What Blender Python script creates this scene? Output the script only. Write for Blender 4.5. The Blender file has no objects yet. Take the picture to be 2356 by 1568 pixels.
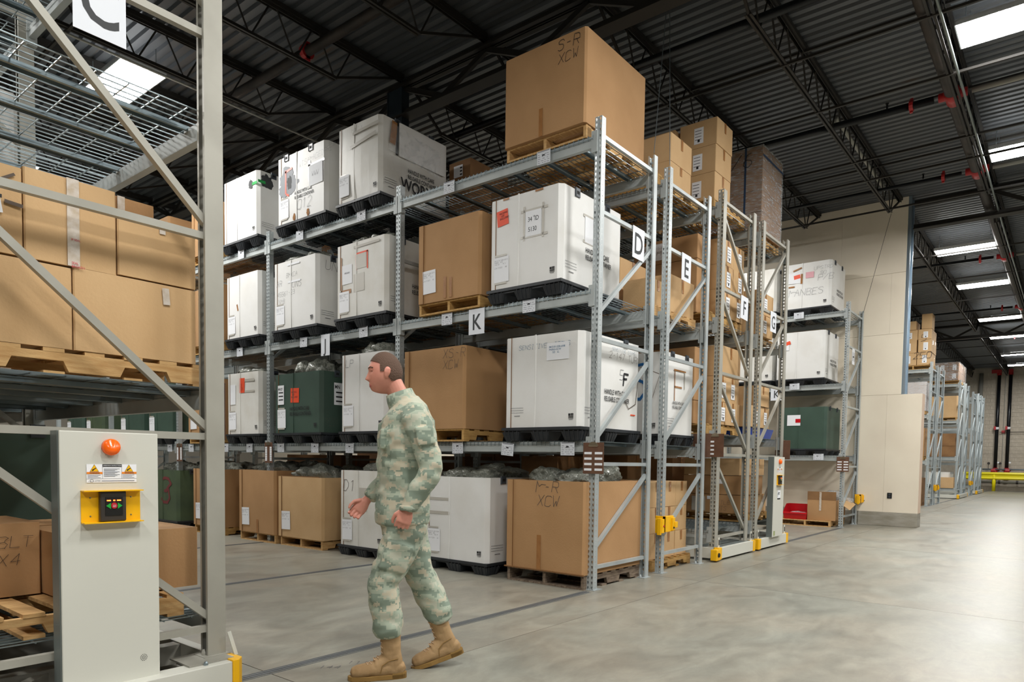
import bpy, bmesh, math, random
from mathutils import Vector, Matrix, noise
random.seed(7)
SC = bpy.context.scene
COL = SC.collection
PI = math.pi

# ------------------------------------------------------------------ camera
cam_d = bpy.data.cameras.new('camera')
cam = bpy.data.objects.new('camera', cam_d); COL.objects.link(cam)
YAW, PIT, ROL = math.radians(38.21096685), math.radians(-2.73151529), math.radians(0.85035437)
FW = Vector((math.cos(YAW)*math.cos(PIT), math.sin(YAW)*math.cos(PIT), math.sin(PIT)))
_r = FW.cross(Vector((0,0,1))).normalized(); _u = _r.cross(FW)
RT = _r*math.cos(ROL) + _u*math.sin(ROL); UP = -_r*math.sin(ROL) + _u*math.cos(ROL)
m = Matrix.Identity(4)
for i in range(3):
    m[i][0] = RT[i]; m[i][1] = UP[i]; m[i][2] = -FW[i]
m[2][3] = 1.2545
cam.matrix_world = m
cam_d.sensor_width = 36.0; cam_d.lens = 1596.209*36/2356
cam_d.shift_x = -34.845/2356; cam_d.shift_y = 351.909/2356
cam_d.clip_start = .05; cam_d.clip_end = 200
SC.camera = cam

# ------------------------------------------------------------------ world, light levels, exposure
w = bpy.data.worlds.new('world'); SC.world = w; w.use_nodes = True
w.node_tree.nodes['Background'].inputs[0].default_value = (.75,.85,1,1)
w.node_tree.nodes['Background'].inputs[1].default_value = .15
LAMP = 42.0        # emission strength of the fluorescent diffusers
UPLIGHT = 8.0
SC.view_settings.view_transform = 'Standard'; SC.view_settings.look = 'None'
SC.view_settings.gamma = 1; SC.view_settings.use_curve_mapping = False
SC.view_settings.exposure = 1.12

# ------------------------------------------------------------------ materials
def lin(h):
    h = h.lstrip('#'); o = []
    for i in (0,2,4):
        c = int(h[i:i+2],16)/255
        o.append(c/12.92 if c <= .04045 else ((c+.055)/1.055)**2.4)
    return (o[0],o[1],o[2],1)
def newmat(name):
    mt = bpy.data.materials.new(name); mt.use_nodes = True
    nt = mt.node_tree; return mt, nt, nt.nodes['Principled BSDF']
def N(nt, t, **k):
    n = nt.nodes.new(t)
    for a, b in k.items(): setattr(n, a, b)
    return n
def mat(name, col, rough=.6, metal=0, col2=None, scale=8, detail=4, stretch=None, bump=0, bscale=None, spec=None, lo=.35, hi=.65, coat=0):
    mt, nt, b = newmat(name); L = nt.links.new
    b.inputs['Base Color'].default_value = lin(col) if isinstance(col,str) else col
    b.inputs['Roughness'].default_value = rough; b.inputs['Metallic'].default_value = metal
    if spec is not None: b.inputs['Specular IOR Level'].default_value = spec
    if coat: b.inputs['Coat Weight'].default_value = coat
    tc = N(nt,'ShaderNodeTexCoord'); mp = N(nt,'ShaderNodeMapping'); L(tc.outputs['Object'], mp.inputs['Vector'])
    if stretch: mp.inputs['Scale'].default_value = stretch
    if col2:
        nz = N(nt,'ShaderNodeTexNoise'); nz.inputs['Scale'].default_value = scale; nz.inputs['Detail'].default_value = detail
        L(mp.outputs['Vector'], nz.inputs['Vector'])
        cr = N(nt,'ShaderNodeValToRGB'); cr.color_ramp.elements[0].position = lo; cr.color_ramp.elements[1].position = hi
        cr.color_ramp.elements[0].color = lin(col) if isinstance(col,str) else col
        cr.color_ramp.elements[1].color = lin(col2)
        L(nz.outputs['Fac'], cr.inputs['Fac']); L(cr.outputs['Color'], b.inputs['Base Color'])
    if bump:
        n2 = N(nt,'ShaderNodeTexNoise'); n2.inputs['Scale'].default_value = bscale or scale*4; n2.inputs['Detail'].default_value = 3
        L(mp.outputs['Vector'], n2.inputs['Vector'])
        bp = N(nt,'ShaderNodeBump'); bp.inputs['Strength'].default_value = bump; bp.inputs['Distance'].default_value = .01
        L(n2.outputs['Fac'], bp.inputs['Height']); L(bp.outputs['Normal'], b.inputs['Normal'])
    return mt
def emis(name, col, st):
    mt, nt, b = newmat(name); nt.nodes.remove(b)
    e = N(nt,'ShaderNodeEmission'); e.inputs[0].default_value = col; e.inputs[1].default_value = st
    nt.links.new(e.outputs[0], nt.nodes['Material Output'].inputs[0]); return mt
M = {}
M['rack'] = mat('grey_painted_steel','#b9c0c1',.38,.35,'#a7aeb0',scale=3,lo=.4,hi=.7)
M['mrack'] = mat('warm_grey_painted_steel','#a8a69c',.42,.15,'#9b998f',scale=3,lo=.4,hi=.7)
M['frack'] = mat('pale_blue_grey_steel','#b0babd',.45,.25)
M['beam'] = mat('grey_beam_paint','#aeb4b3',.45,.12,'#a2a8a8',scale=4)
M['zinc'] = mat('zinc_wire','#8c989c',.35,.85)
M['chan'] = mat('galvanised_channel','#8a979b',.4,.7,'#75838a',scale=6)
M['brown'] = mat('cardboard','#b38b60',.85,0,'#a57e54',scale=2.2,detail=8,bump=.12,bscale=60,lo=.3,hi=.75)
M['brown2'] = mat('cardboard_light','#caa87c',.85,0,'#be9a6d',scale=2.5,detail=8,bump=.12,bscale=60,lo=.3,hi=.75)
M['brown3'] = mat('cardboard_dark','#8f6a44',.85,0,'#7f5c3a',scale=3,detail=8,bump=.12,bscale=60)
M['crease'] = mat('cardboard_edge','#7b5630',.9)
M['white'] = mat('white_fluted_plastic','#e6e6e4',.5,0,'#d6d4ce',scale=1.8,detail=9,bump=.06,bscale=40,lo=.42,hi=.85)
M['white2'] = mat('white_fluted_plastic_worn','#dfded9',.5,0,'#cbc7bc',scale=2.6,detail=10,bump=.08,bscale=40,lo=.42,hi=.8)
M['green'] = mat('dark_green_fluted_plastic','#3e5549',.5,0,'#35493f',scale=2.5,detail=8,lo=.3,hi=.7)
M['dgreen'] = mat('olive_fluted_plastic','#4a5a3f',.55,0,'#3c4b38',scale=2.5,detail=8)
M['black'] = mat('black_plastic','#23262a',.45,0,'#32363b',scale=5,detail=6,lo=.45,hi=.8)
M['latch'] = mat('latch_plastic','#3a4047',.4)
M['wood'] = mat('pallet_wood','#cda873',.8,0,'#b48a55',scale=3,detail=8,stretch=(2,14,14),bump=.2,bscale=20)
M['woody'] = mat('pallet_wood_golden','#c39c5e',.8,0,'#a67f48',scale=3,detail=8,stretch=(2,14,14),bump=.2,bscale=20)
M['woodd'] = mat('pallet_wood_old','#8a7a68',.9,0,'#5c4d40',scale=4,detail=8,stretch=(2,12,12),bump=.3,bscale=20)
M['paper'] = mat('paper','#eceef2',.75)
M['card'] = mat('stock_card','#d4d8de',.35)
M['cardink'] = mat('card_print','#8b8d96',.7)
M['ink'] = mat('black_ink','#1d1d20',.7)
M['pen'] = mat('pen_ink','#4b4d55',.7)
M['pencil'] = mat('marker_grey','#5d5148',.8)
M['bluetext'] = mat('blue_print','#3f6f93',.7)
M['bluepaint'] = mat('blue_spray','#1f68a8',.6)
M['redink'] = mat('red_ink','#c04a4f',.7)
M['redpaint'] = mat('red_spray','#6d2a2c',.7)
M['orange'] = mat('orange_label','#e8512c',.45)
M['pink'] = mat('pink_label','#dca5ad',.6)
M['tape'] = mat('packing_tape','#a57445',.25,0,'#94653a',scale=10)
M['wtape'] = mat('clear_white_tape','#cfc6bc',.25,0,'#b9a892',scale=22,lo=.4,hi=.7)
M['gtape'] = mat('grey_tape','#bdb9b0',.3)
M['ypaint'] = mat('yellow_powder_coat','#f2b705',.38)
M['yguard'] = mat('yellow_guard_paint','#efe000',.4)
M['panel'] = mat('cream_panel','#cfcfc5',.42)
M['panelside'] = mat('panel_side_steel','#7d8583',.4,.5)
M['dark'] = mat('dark_rubber','#141414',.8)
M['steel'] = mat('joist_steel','#262523',.6,.2,'#302d29',scale=2)
M['pipe'] = mat('brown_black_pipe','#33302e',.5,.3,'#403935',scale=5)
M['gpipe'] = mat('grey_pipe','#a3a39b',.5,.2)
M['bpipe'] = mat('black_gloss_pipe','#15181c',.3,.2)
M['redfit'] = mat('red_fitting','#b0262a',.4)
M['bluecol'] = mat('blue_column_paint','#26323c',.5)
M['clipboard'] = mat('hardboard','#6b4a36',.6,0,'#5d3f2e',scale=12)
M['clip'] = mat('clip_metal','#a99c86',.3,.9)
M['sign'] = mat('sign_sheet','#dfe3ea',.35)
M['redbin'] = mat('red_bin','#c2121d',.3)
M['bluebin'] = mat('blue_bin','#1743a8',.3)
M['amber'] = mat('amber_lens','#ff6a10',.2)
M['screen'] = mat('keypad_black','#1c1c1c',.3)
M['keyframe'] = mat('keypad_frame','#38332f',.4)
M['keygreen'] = mat('green_key','#1fa33c',.4)
M['keyred'] = mat('red_key','#b81f2c',.4)
M['led'] = emis('led_orange',(1,.12,.02,1),3)
M['lamp'] = emis('fluorescent_diffuser',(1,.985,.95,1),LAMP)
M['lampup'] = emis('fluorescent_upslot',(1,.985,.95,1),UPLIGHT)
M['housing'] = mat('lamp_housing','#c8ccd0',.4)
M['curb'] = mat('concrete_curb','#a39e93',.8,0,'#8d8879',scale=3,detail=8,stretch=(1,1,4),bump=.3,bscale=15)
M['drywall'] = mat('cream_wallboard','#eae0cd',.75,0,'#e4d9c6',scale=1.5,detail=5)
M['stud'] = mat('galvanised_stud','#a3b4c2',.3,.7)
M['block'] = mat('concrete_block','#c4bbac',.9,0,'#b7ad9d',scale=6,detail=8,bump=.3,bscale=60)
M['mortar'] = mat('mortar','#aea698',.95)
M['plainwall'] = mat('painted_wall','#8f8a80',.9)
M['boot'] = mat('tan_boot','#a98a62',.75,0,'#94764f',scale=9,bump=.2,bscale=50)
M['sole'] = mat('tan_sole','#8b6b36',.7)
M['skin'] = mat('skin','#d2927f',.5,0,'#c98674',scale=14)
M['hair'] = mat('short_hair','#5b4436',.8,bump=.6,bscale=150)
M['eyew'] = mat('eye_white','#e8e2dc',.3)
M['eyed'] = mat('eye_dark','#2a1c14',.2)
M['lips'] = mat('lips','#b05f55',.5)
M['lace'] = mat('boot_lace','#c0a383',.8)
M['film_dark'] = mat('bag_dark','#4e5049',.25,0,'#6d6f66',scale=9)
# garments in clear bags: grey-green, glossy creases
def bagmat():
    mt, nt, b = newmat('bagged_garment'); L = nt.links.new
    tc = N(nt,'ShaderNodeTexCoord'); nz = N(nt,'ShaderNodeTexNoise'); nz.inputs['Scale'].default_value = 7; nz.inputs['Detail'].default_value = 6
    nz.inputs['Distortion'].default_value = 1.5
    L(tc.outputs['Object'], nz.inputs['Vector'])
    cr = N(nt,'ShaderNodeValToRGB'); e = cr.color_ramp.elements
    e[0].position=.3; e[0].color=lin('#4f5449'); e[1].position=.72; e[1].color=lin('#9a9b90')
    L(nz.outputs['Fac'], cr.inputs['Fac']); L(cr.outputs['Color'], b.inputs['Base Color'])
    b.inputs['Roughness'].default_value=.3; b.inputs['Coat Weight'].default_value=.5; b.inputs['Coat Roughness'].default_value=.15
    bp = N(nt,'ShaderNodeBump'); bp.inputs['Strength'].default_value=.8; bp.inputs['Distance'].default_value=.03
    L(nz.outputs['Fac'], bp.inputs['Height']); L(bp.outputs['Normal'], b.inputs['Normal']); return mt
M['bag'] = bagmat()
def filmmat(name, alpha, tint='#e8ecef'):
    mt, nt, b = newmat(name); L = nt.links.new
    b.inputs['Base Color'].default_value = lin(tint); b.inputs['Roughness'].default_value=.12
    tc = N(nt,'ShaderNodeTexCoord'); mp = N(nt,'ShaderNodeMapping'); mp.inputs['Scale'].default_value=(1,1,6); L(tc.outputs['Object'], mp.inputs['Vector'])
    nz = N(nt,'ShaderNodeTexNoise'); nz.inputs['Scale'].default_value = 5; nz.inputs['Detail'].default_value = 8; nz.inputs['Distortion'].default_value=2
    L(mp.outputs['Vector'], nz.inputs['Vector'])
    mr = N(nt,'ShaderNodeMapRange'); mr.inputs['From Min'].default_value=.45; mr.inputs['From Max'].default_value=.75
    mr.inputs['To Min'].default_value=alpha*.45; mr.inputs['To Max'].default_value=min(1,alpha*2.2)
    L(nz.outputs['Fac'], mr.inputs['Value']); L(mr.outputs[0], b.inputs['Alpha'])
    bp = N(nt,'ShaderNodeBump'); bp.inputs['Strength'].default_value=.9; bp.inputs['Distance'].default_value=.02
    L(nz.outputs['Fac'], bp.inputs['Height']); L(bp.outputs['Normal'], b.inputs['Normal']); return mt
M['film'] = filmmat('stretch_film',.3)
M['thinfilm'] = filmmat('thin_film',.13)
M['poly'] = filmmat('clear_poly_bag',.5)
# floor: mottled trowelled concrete
def floormat():
    mt, nt, b = newmat('trowelled_concrete'); L = nt.links.new
    tc = N(nt,'ShaderNodeTexCoord')
    def nz(scale,det,rot,sc,dist=.6,rough=.6):
        mp = N(nt,'ShaderNodeMapping'); mp.inputs['Rotation'].default_value=(0,0,rot); mp.inputs['Scale'].default_value=sc
        n = N(nt,'ShaderNodeTexNoise'); n.inputs['Scale'].default_value=scale; n.inputs['Detail'].default_value=det; n.inputs['Roughness'].default_value=rough; n.inputs['Distortion'].default_value=dist
        L(tc.outputs['Object'], mp.inputs['Vector']); L(mp.outputs['Vector'], n.inputs['Vector']); return n.outputs['Fac']
    def ramp(f,stops):
        cr = N(nt,'ShaderNodeValToRGB'); e=cr.color_ramp.elements
        for i,(p,c) in enumerate(stops):
            x = e[i] if i<2 else e.new(p)
            x.position=p; x.color=lin(c) if isinstance(c,str) else c
        L(f,cr.inputs['Fac']); return cr.outputs['Color']
    def mix(bt,fac,a_,b_):
        mx = N(nt,'ShaderNodeMix', data_type='RGBA'); mx.blend_type=bt
        if isinstance(fac,float): mx.inputs[0].default_value=fac
        else: L(fac,mx.inputs[0])
        L(a_,mx.inputs[6]); L(b_,mx.inputs[7]); return mx.outputs[2]
    big=nz(.55,6,.4,(1,1.3,1)); swirl=nz(1.7,11,.6,(.8,1.5,1),1.0,.7); fine=nz(9,8,-.4,(.7,1.3,1),.8,.7)
    base=ramp(swirl,[(.28,'#77746b'),(.72,'#9b988c')])
    hue=ramp(big,[(.38,(1.03,.99,.95,1)),(.62,(.95,1.0,1.01,1))])
    fin=ramp(fine,[(.32,(.9,.9,.9,1)),(.68,(1.08,1.08,1.08,1))])
    L(mix('MULTIPLY',1.0,mix('MULTIPLY',1.0,base,hue),fin), b.inputs['Base Color'])
    mr = N(nt,'ShaderNodeMapRange'); mr.inputs['To Min'].default_value=.24; mr.inputs['To Max'].default_value=.52
    L(swirl, mr.inputs['Value']); L(mr.outputs[0], b.inputs['Roughness'])
    bp = N(nt,'ShaderNodeBump'); bp.inputs['Strength'].default_value=.2; bp.inputs['Distance'].default_value=.006
    L(swirl, bp.inputs['Height']); L(bp.outputs['Normal'], b.inputs['Normal']); return mt
M['floor'] = floormat()
def deckmat():
    mt, nt, b = newmat('roof_deck_steel'); L = nt.links.new
    tc = N(nt,'ShaderNodeTexCoord'); mp = N(nt,'ShaderNodeMapping'); mp.inputs['Scale'].default_value=(6,.6,1); L(tc.outputs['Object'], mp.inputs['Vector'])
    nz = N(nt,'ShaderNodeTexNoise'); nz.inputs['Scale'].default_value=1.3; nz.inputs['Detail'].default_value=8; L(mp.outputs['Vector'], nz.inputs['Vector'])
    cr = N(nt,'ShaderNodeValToRGB'); e=cr.color_ramp.elements; e[0].position=.4; e[0].color=lin('#595d61'); e[1].position=.78; e[1].color=lin('#5c4a38')
    x=e.new(.66); x.color=lin('#54585c')
    L(nz.outputs['Fac'], cr.inputs['Fac']); L(cr.outputs['Color'], b.inputs['Base Color'])
    b.inputs['Roughness'].default_value=.45; b.inputs['Metallic'].default_value=.4; return mt
M['deck'] = deckmat()
# blocky camouflage: object coordinates snapped to 12 mm squares
def camomat():
    mt, nt, b = newmat('pixel_camouflage'); L = nt.links.new
    tc = N(nt,'ShaderNodeTexCoord')
    def layer(cell, scale, off):
        sn = N(nt,'ShaderNodeVectorMath', operation='SNAP'); sn.inputs[1].default_value=(cell,cell,cell*.7)
        ad = N(nt,'ShaderNodeVectorMath', operation='ADD'); ad.inputs[1].default_value=(off,off*2,off*3)
        L(tc.outputs['Object'], sn.inputs[0]); L(sn.outputs[0], ad.inputs[0])
        nz = N(nt,'ShaderNodeTexNoise'); nz.inputs['Scale'].default_value=scale; nz.inputs['Detail'].default_value=3
        mp = N(nt,'ShaderNodeMapping'); mp.inputs['Scale'].default_value=(1,1,1.7); L(ad.outputs[0], mp.inputs[0]); L(mp.outputs[0], nz.inputs['Vector']); return nz.outputs['Fac']
    a = layer(.016, 9, 3.1); c = layer(.012, 12, 8.3)
    r1 = N(nt,'ShaderNodeValToRGB'); r1.color_ramp.interpolation='CONSTANT'; e=r1.color_ramp.elements
    e[0].position=0; e[0].color=lin('#7f8d7e'); e[1].position=.47; e[1].color=lin('#a0aa98'); x=e.new(.58); x.color=lin('#b2b4a2')
    r2 = N(nt,'ShaderNodeValToRGB'); r2.color_ramp.interpolation='CONSTANT'; e=r2.color_ramp.elements
    e[0].position=0; e[0].color=(0,0,0,1); e[1].position=.57; e[1].color=(1,1,1,1)
    L(a, r1.inputs['Fac']); L(c, r2.inputs['Fac'])
    mx = N(nt,'ShaderNodeMix', data_type='RGBA'); L(r2.outputs['Color'], mx.inputs[0]); L(r1.outputs['Color'], mx.inputs[6]); mx.inputs[7].default_value=lin('#bab39d')
    L(mx.outputs[2], b.inputs['Base Color']); b.inputs['Roughness'].default_value=.85; return mt
M['camo'] = camomat()

# ------------------------------------------------------------------ helpers
class MB:
    def __init__(s): s.v=[]; s.f=[]
    def add(s, vs, fs):
        n=len(s.v); s.v+= [tuple(v) for v in vs]; s.f+= [tuple(i+n for i in f) for f in fs]; return s
    def box(s,x0,x1,y0,y1,z0,z1):
        return s.add([(x0,y0,z0),(x1,y0,z0),(x1,y1,z0),(x0,y1,z0),(x0,y0,z1),(x1,y0,z1),(x1,y1,z1),(x0,y1,z1)],
          [(0,3,2,1),(4,5,6,7),(0,1,5,4),(1,2,6,5),(2,3,7,6),(3,0,4,7)])
    def bar(s,p,q,w,h,up=(0,0,1)):
        p=Vector(p);q=Vector(q);d=(q-p).normalized();up=Vector(up)
        a=d.cross(up)
        if a.length<1e-4: a=d.cross(Vector((1,0,0)))
        a.normalize();b=a.cross(d).normalized();a*=w/2;b*=h/2
        return s.add([p-a-b,p+a-b,p+a+b,p-a+b,q-a-b,q+a-b,q+a+b,q-a+b],[(0,3,2,1),(4,5,6,7),(0,1,5,4),(1,2,6,5),(2,3,7,6),(3,0,4,7)])
    def tube(s,p,q,r,n=8,r2=None,cap=True):
        p=Vector(p);q=Vector(q);d=(q-p).normalized();r2=r if r2 is None else r2
        a=d.orthogonal().normalized();b=d.cross(a);vs=[]
        for c,rr in ((p,r),(q,r2)):
            for i in range(n):
                t=2*PI*i/n; vs.append(c+a*rr*math.cos(t)+b*rr*math.sin(t))
        fs=[(i,(i+1)%n,n+(i+1)%n,n+i) for i in range(n)]
        if cap: fs+=[tuple(reversed(range(n))),tuple(range(n,2*n))]
        return s.add(vs,fs)
    def path(s,pts,r,n=6):
        for a,b in zip(pts,pts[1:]): s.tube(a,b,r,n)
        return s
    def prism(s,poly,axis,a,b):
        # poly: 2D points; axis 'x','y','z' extrude between a and b
        n=len(poly)
        def P(u,v,t): return {'x':(t,u,v),'y':(u,t,v),'z':(u,v,t)}[axis]
        vs=[P(u,v,a) for u,v in poly]+[P(u,v,b) for u,v in poly]
        return s.add(vs,[(i,(i+1)%n,n+(i+1)%n,n+i) for i in range(n)]+[tuple(reversed(range(n))),tuple(range(n,2*n))])
    def lathe(s,c,prof,axis='z',n=16):
        vs=[];c=Vector(c)
        for r,h in prof:
            for i in range(n):
                t=2*PI*i/n;u,v=r*math.cos(t),r*math.sin(t)
                vs.append(c+Vector({'z':(u,v,h),'y':(u,h,v),'x':(h,u,v)}[axis]))
        k=len(prof)
        fs=[(j*n+i,j*n+(i+1)%n,(j+1)*n+(i+1)%n,(j+1)*n+i) for j in range(k-1) for i in range(n)]
        fs+=[tuple(range(n)),tuple((k-1)*n+i for i in range(n))]
        return s.add(vs,fs)
    def mesh(s,name,mt,smooth=False,fix=True):
        me=bpy.data.meshes.new(name); me.from_pydata(s.v,[],s.f); me.materials.append(M[mt] if isinstance(mt,str) else mt)
        if fix:
            b=bmesh.new(); b.from_mesh(me); bmesh.ops.recalc_face_normals(b,faces=b.faces); b.to_mesh(me); b.free()
        if smooth: me.shade_smooth()
        return me
def O(name,me,parent=None,loc=(0,0,0),rz=0,rot=None,bev=0,**kw):
    o=bpy.data.objects.new(name,me); COL.objects.link(o)
    if parent: o.parent=parent
    o.location=loc
    o.rotation_euler=rot if rot else (0,0,rz)
    if bev:
        b=o.modifiers.new('b','BEVEL'); b.width=bev; b.segments=2; b.limit_method='ANGLE'
    for k,v in kw.items(): o[k]=v
    return o
def T(name,label,cat,loc=(0,0,0),rz=0,group=None):
    o=O(name,None,None,loc,rz); o['label']=label; o['category']=cat
    if group: o['group']=group
    o.empty_display_size=.1
    return o
def tag(o,label,cat,group=None):
    o['label']=label; o['category']=cat
    if group: o['group']=group
    return o
def struct(name,me,loc=(0,0,0),parent=None):
    o=O(name,me,parent,loc)
    if not parent: o['kind']='structure'
    return o
CACHE={}
def cached(key,fn):
    if key not in CACHE: CACHE[key]=fn()
    return CACHE[key]

# ---- lettering
def textmesh(s,mt,bold=0,xs=1.0,align='LEFT',ls=1.0):
    key=('txt',s,mt,bold,xs,align,ls)
    def mk():
        cu=bpy.data.curves.new('lettering','FONT'); cu.body=s; cu.size=1; cu.align_x=align; cu.offset=bold; cu.space_line=ls; cu.resolution_u=3
        ob=bpy.data.objects.new('tmp',cu); COL.objects.link(ob)
        bpy.context.view_layer.update()
        me=bpy.data.meshes.new_from_object(ob.evaluated_get(bpy.context.evaluated_depsgraph_get()))
        for v in me.vertices: v.co.x*=xs
        me.materials.clear(); me.materials.append(M[mt]); bpy.data.objects.remove(ob); bpy.data.curves.remove(cu); return me
    return cached(key,mk)
STROKE={'A':'0026|2640|1333','B':'0006|063645343303|334241303000','C':'45361605010010304 1'.replace(' ',''),'D':'0006|06264442200 0'.replace(' ',''),'E':'400006 46|0333'.replace(' ',''),
'F':'000646|0333','G':'453616050100304143 23'.replace(' ',''),'H':'0006|4046|0343','I':'2026|1030|1636','J':'463600'[:4]+'3110'+'01','K':'0006|460340','L':'060040','M':'0006233 4640'.replace(' ',''),'N':'00064046',
'O':'1636454130100105 16'.replace(' ',''),'P':'0006364543330 3'.replace(' ',''),'Q':'16364541301001051 6|2040'.replace(' ',''),'R':'00063645433303|2340','S':'453616050433424130100 1'.replace(' ',''),
'T':'2026|0646','U':'06011030 4146'.replace(' ',''),'V':'062046','W':'0610233046','X':'0046|0640','Y':'062346|2320','Z':'06460040','0':'16364541301001 0516'.replace(' ',''),'1':'152620','2':'0516364544004 0'.replace(' ',''),
'3':'0616364534231 3|23344130 1001'.replace(' ',''),'4':'3036 0242'.replace(' ',''),'5':'46060343413000','6':'36150110304142331 302'.replace(' ',''),'7':'06461 0'.replace(' ',''),'8':'1636453403010 010304133051 6'.replace(' ',''),'9':'43130516364541300 0'.replace(' ',''),
'-':'1333','/':'0046','#':'1016|3036|0242|0444',',':'2110',':':'2122|2425','.':'2021',' ':''}
def strokemesh(s,mt,wd=.5,seed=1,slant=.15,jit=.25):
    key=('stroke',s,mt,wd,seed)
    def mk():
        rnd=random.Random(seed); mb=MB(); y0=0
        for line in s.split('\n'):
            x0=0
            for ch in line:
                for st in STROKE.get(ch,'').split('|'):
                    pts=[(int(st[i]),int(st[i+1])) for i in range(0,len(st)-1,2)]
                    pts=[(x0+p[0]+rnd.uniform(-jit,jit)+slant*p[1],y0+p[1]+rnd.uniform(-jit,jit)) for p in pts]
                    for k,(a,b) in enumerate(zip(pts,pts[1:])):
                        dx,dy=b[0]-a[0],b[1]-a[1]; l=math.hypot(dx,dy)
                        if l<.05: continue
                        nx,ny=-dy/l*wd/2,dx/l*wd/2; ex,ey=dx/l*wd/3,dy/l*wd/3; z=k*.002
                        mb.add([(a[0]-nx-ex,a[1]-ny-ey,z),(b[0]-nx+ex,b[1]-ny+ey,z),(b[0]+nx+ex,b[1]+ny+ey,z),(a[0]+nx-ex,a[1]+ny-ey,z)],[(0,1,2,3)])
                x0+=5.4
            y0-=9
        me=mb.mesh('handwriting',mt,fix=False)
        for v in me.vertices: v.co/=6
        return me
    return cached(key,mk)
FACE={'-x':(Vector((0,-1,0)),Vector((0,0,1)),Vector((-1,0,0))),'-y':(Vector((1,0,0)),Vector((0,0,1)),Vector((0,-1,0))),'+x':(Vector((0,1,0)),Vector((0,0,1)),Vector((1,0,0)))}
def onface(o,face,origin,u,v,n=.002,s=1,tilt=0):
    """origin: bottom-left corner of that face as its viewer sees it (parent space)."""
    if .0119<=n<.0195: n*=.5
    U,V,W=FACE[face]; p=Vector(origin)+U*u+V*v+W*n
    if tilt:
        U,V=U*math.cos(tilt)+V*math.sin(tilt),V*math.cos(tilt)-U*math.sin(tilt)
    mm=Matrix.Identity(4)
    for i in range(3): mm[i][0]=U[i]*s; mm[i][1]=V[i]*s; mm[i][2]=W[i]*s; mm[i][3]=p[i]
    o.matrix_basis=mm; return o
def rectmesh(wd,h,mt,th=.001):
    return cached(('rect',round(wd,3),round(h,3),mt,th),lambda: MB().box(0,wd,0,h,0,th).mesh('sheet',mt))
def decal(name,parent,face,org,u,v,wd,h,mt,n=.0015,tilt=0,th=.001,**kw):
    o=O(name,rectmesh(wd,h,mt,th),parent,**kw); return onface(o,face,org,u,v,n,1,tilt)
def write(parent,face,org,u,v,s,size,mt='ink',bold=0,xs=1,n=.004,tilt=0,align='LEFT',ls=1.0,name='lettering'):
    o=O(name,textmesh(s,mt,bold,xs,align,ls),parent); return onface(o,face,org,u,v,n,size,tilt)
def scrawl(parent,face,org,u,v,s,size,mt='pen',wd=.5,seed=1,n=.004,tilt=0,name='handwriting'):
    o=O(name,strokemesh(s,mt,wd,seed),parent); return onface(o,face,org,u,v,n,size,tilt)

# ------------------------------------------------------------------ setting: floor, ceiling, walls
YB, YF, XL, XF = 27.0, -14.0, -9.0, 46.4
floor = struct('floor', MB().box(XL,XF,YF,YB,-.12,-.008).mesh('floor','dark'))
xe=[XL]+[2.21+4.72*k for k in range(-2,10)]+[XF]; ye=[YF]+[3.08-9.4,3.08-4.7,3.08,7.78,12.48,17.18,21.88]+[YB]
for a,b in zip(xe,xe[1:]):
    for c,d in zip(ye,ye[1:]):
        if b-a<.1: continue
        wx,wy=round(b-a,3),round(d-c,3)
        me=cached(('slab',wx,wy),lambda: MB().box(.003,wx-.003,.003,wy-.003,-.06,0).mesh('slab','floor'))
        O('slab',me,floor,(a,c,0))
def railmesh(L):
    mb=MB()
    for i,(o,wd) in enumerate(((-.040,.008),(-.014,.018),(.014,.018),(.040,.008))): mb.box(0,L,o-wd/2,o+wd/2,0,.002 if i in(0,3) else .004)
    return mb.mesh('floor_rail',mat('rail_steel','#6f7376',.4,.5))
for y in (3.648,6.5,9.36,12.2):
    O('floor_rail',cached('rail1',lambda: railmesh(9.4)),floor,(-3.8,y,0)); O('floor_rail',cached('rail2',lambda: railmesh(6.3)),floor,(8.55,y,0))
for x0,x1 in ((25,45),): O('floor_rail',cached('rail3',lambda: railmesh(20)),floor,(x0,3.648,0))
for x,y,s in ((2.62,3.45,'111'),(2.45,3.5,'144')):
    o=O('handwriting',strokemesh(s,'pen',.4,3),floor); o.location=(x,y,.001); o.rotation_euler=(0,0,-.9); o.scale=(.05,.05,1)

dk=MB(); x=XL
while x<XF:
    z0,z1=6.772,6.812
    pr=[(x,z0),(x+.075,z0),(x+.093,z1),(x+.132,z1),(x+.15,z0)]
    for (a,za),(b,zb) in zip(pr,pr[1:]): dk.add([(a,YF,za),(b,YF,zb),(b,YB,zb),(a,YB,za)],[(0,3,2,1)])
    x+=.15
dk.add([(XL,YF,6.9),(XF,YF,6.9),(XF,YB,6.9),(XL,YB,6.9)],[(0,1,2,3)])
ceiling=struct('ceiling',dk.mesh('ceiling','deck',fix=False))
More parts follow.
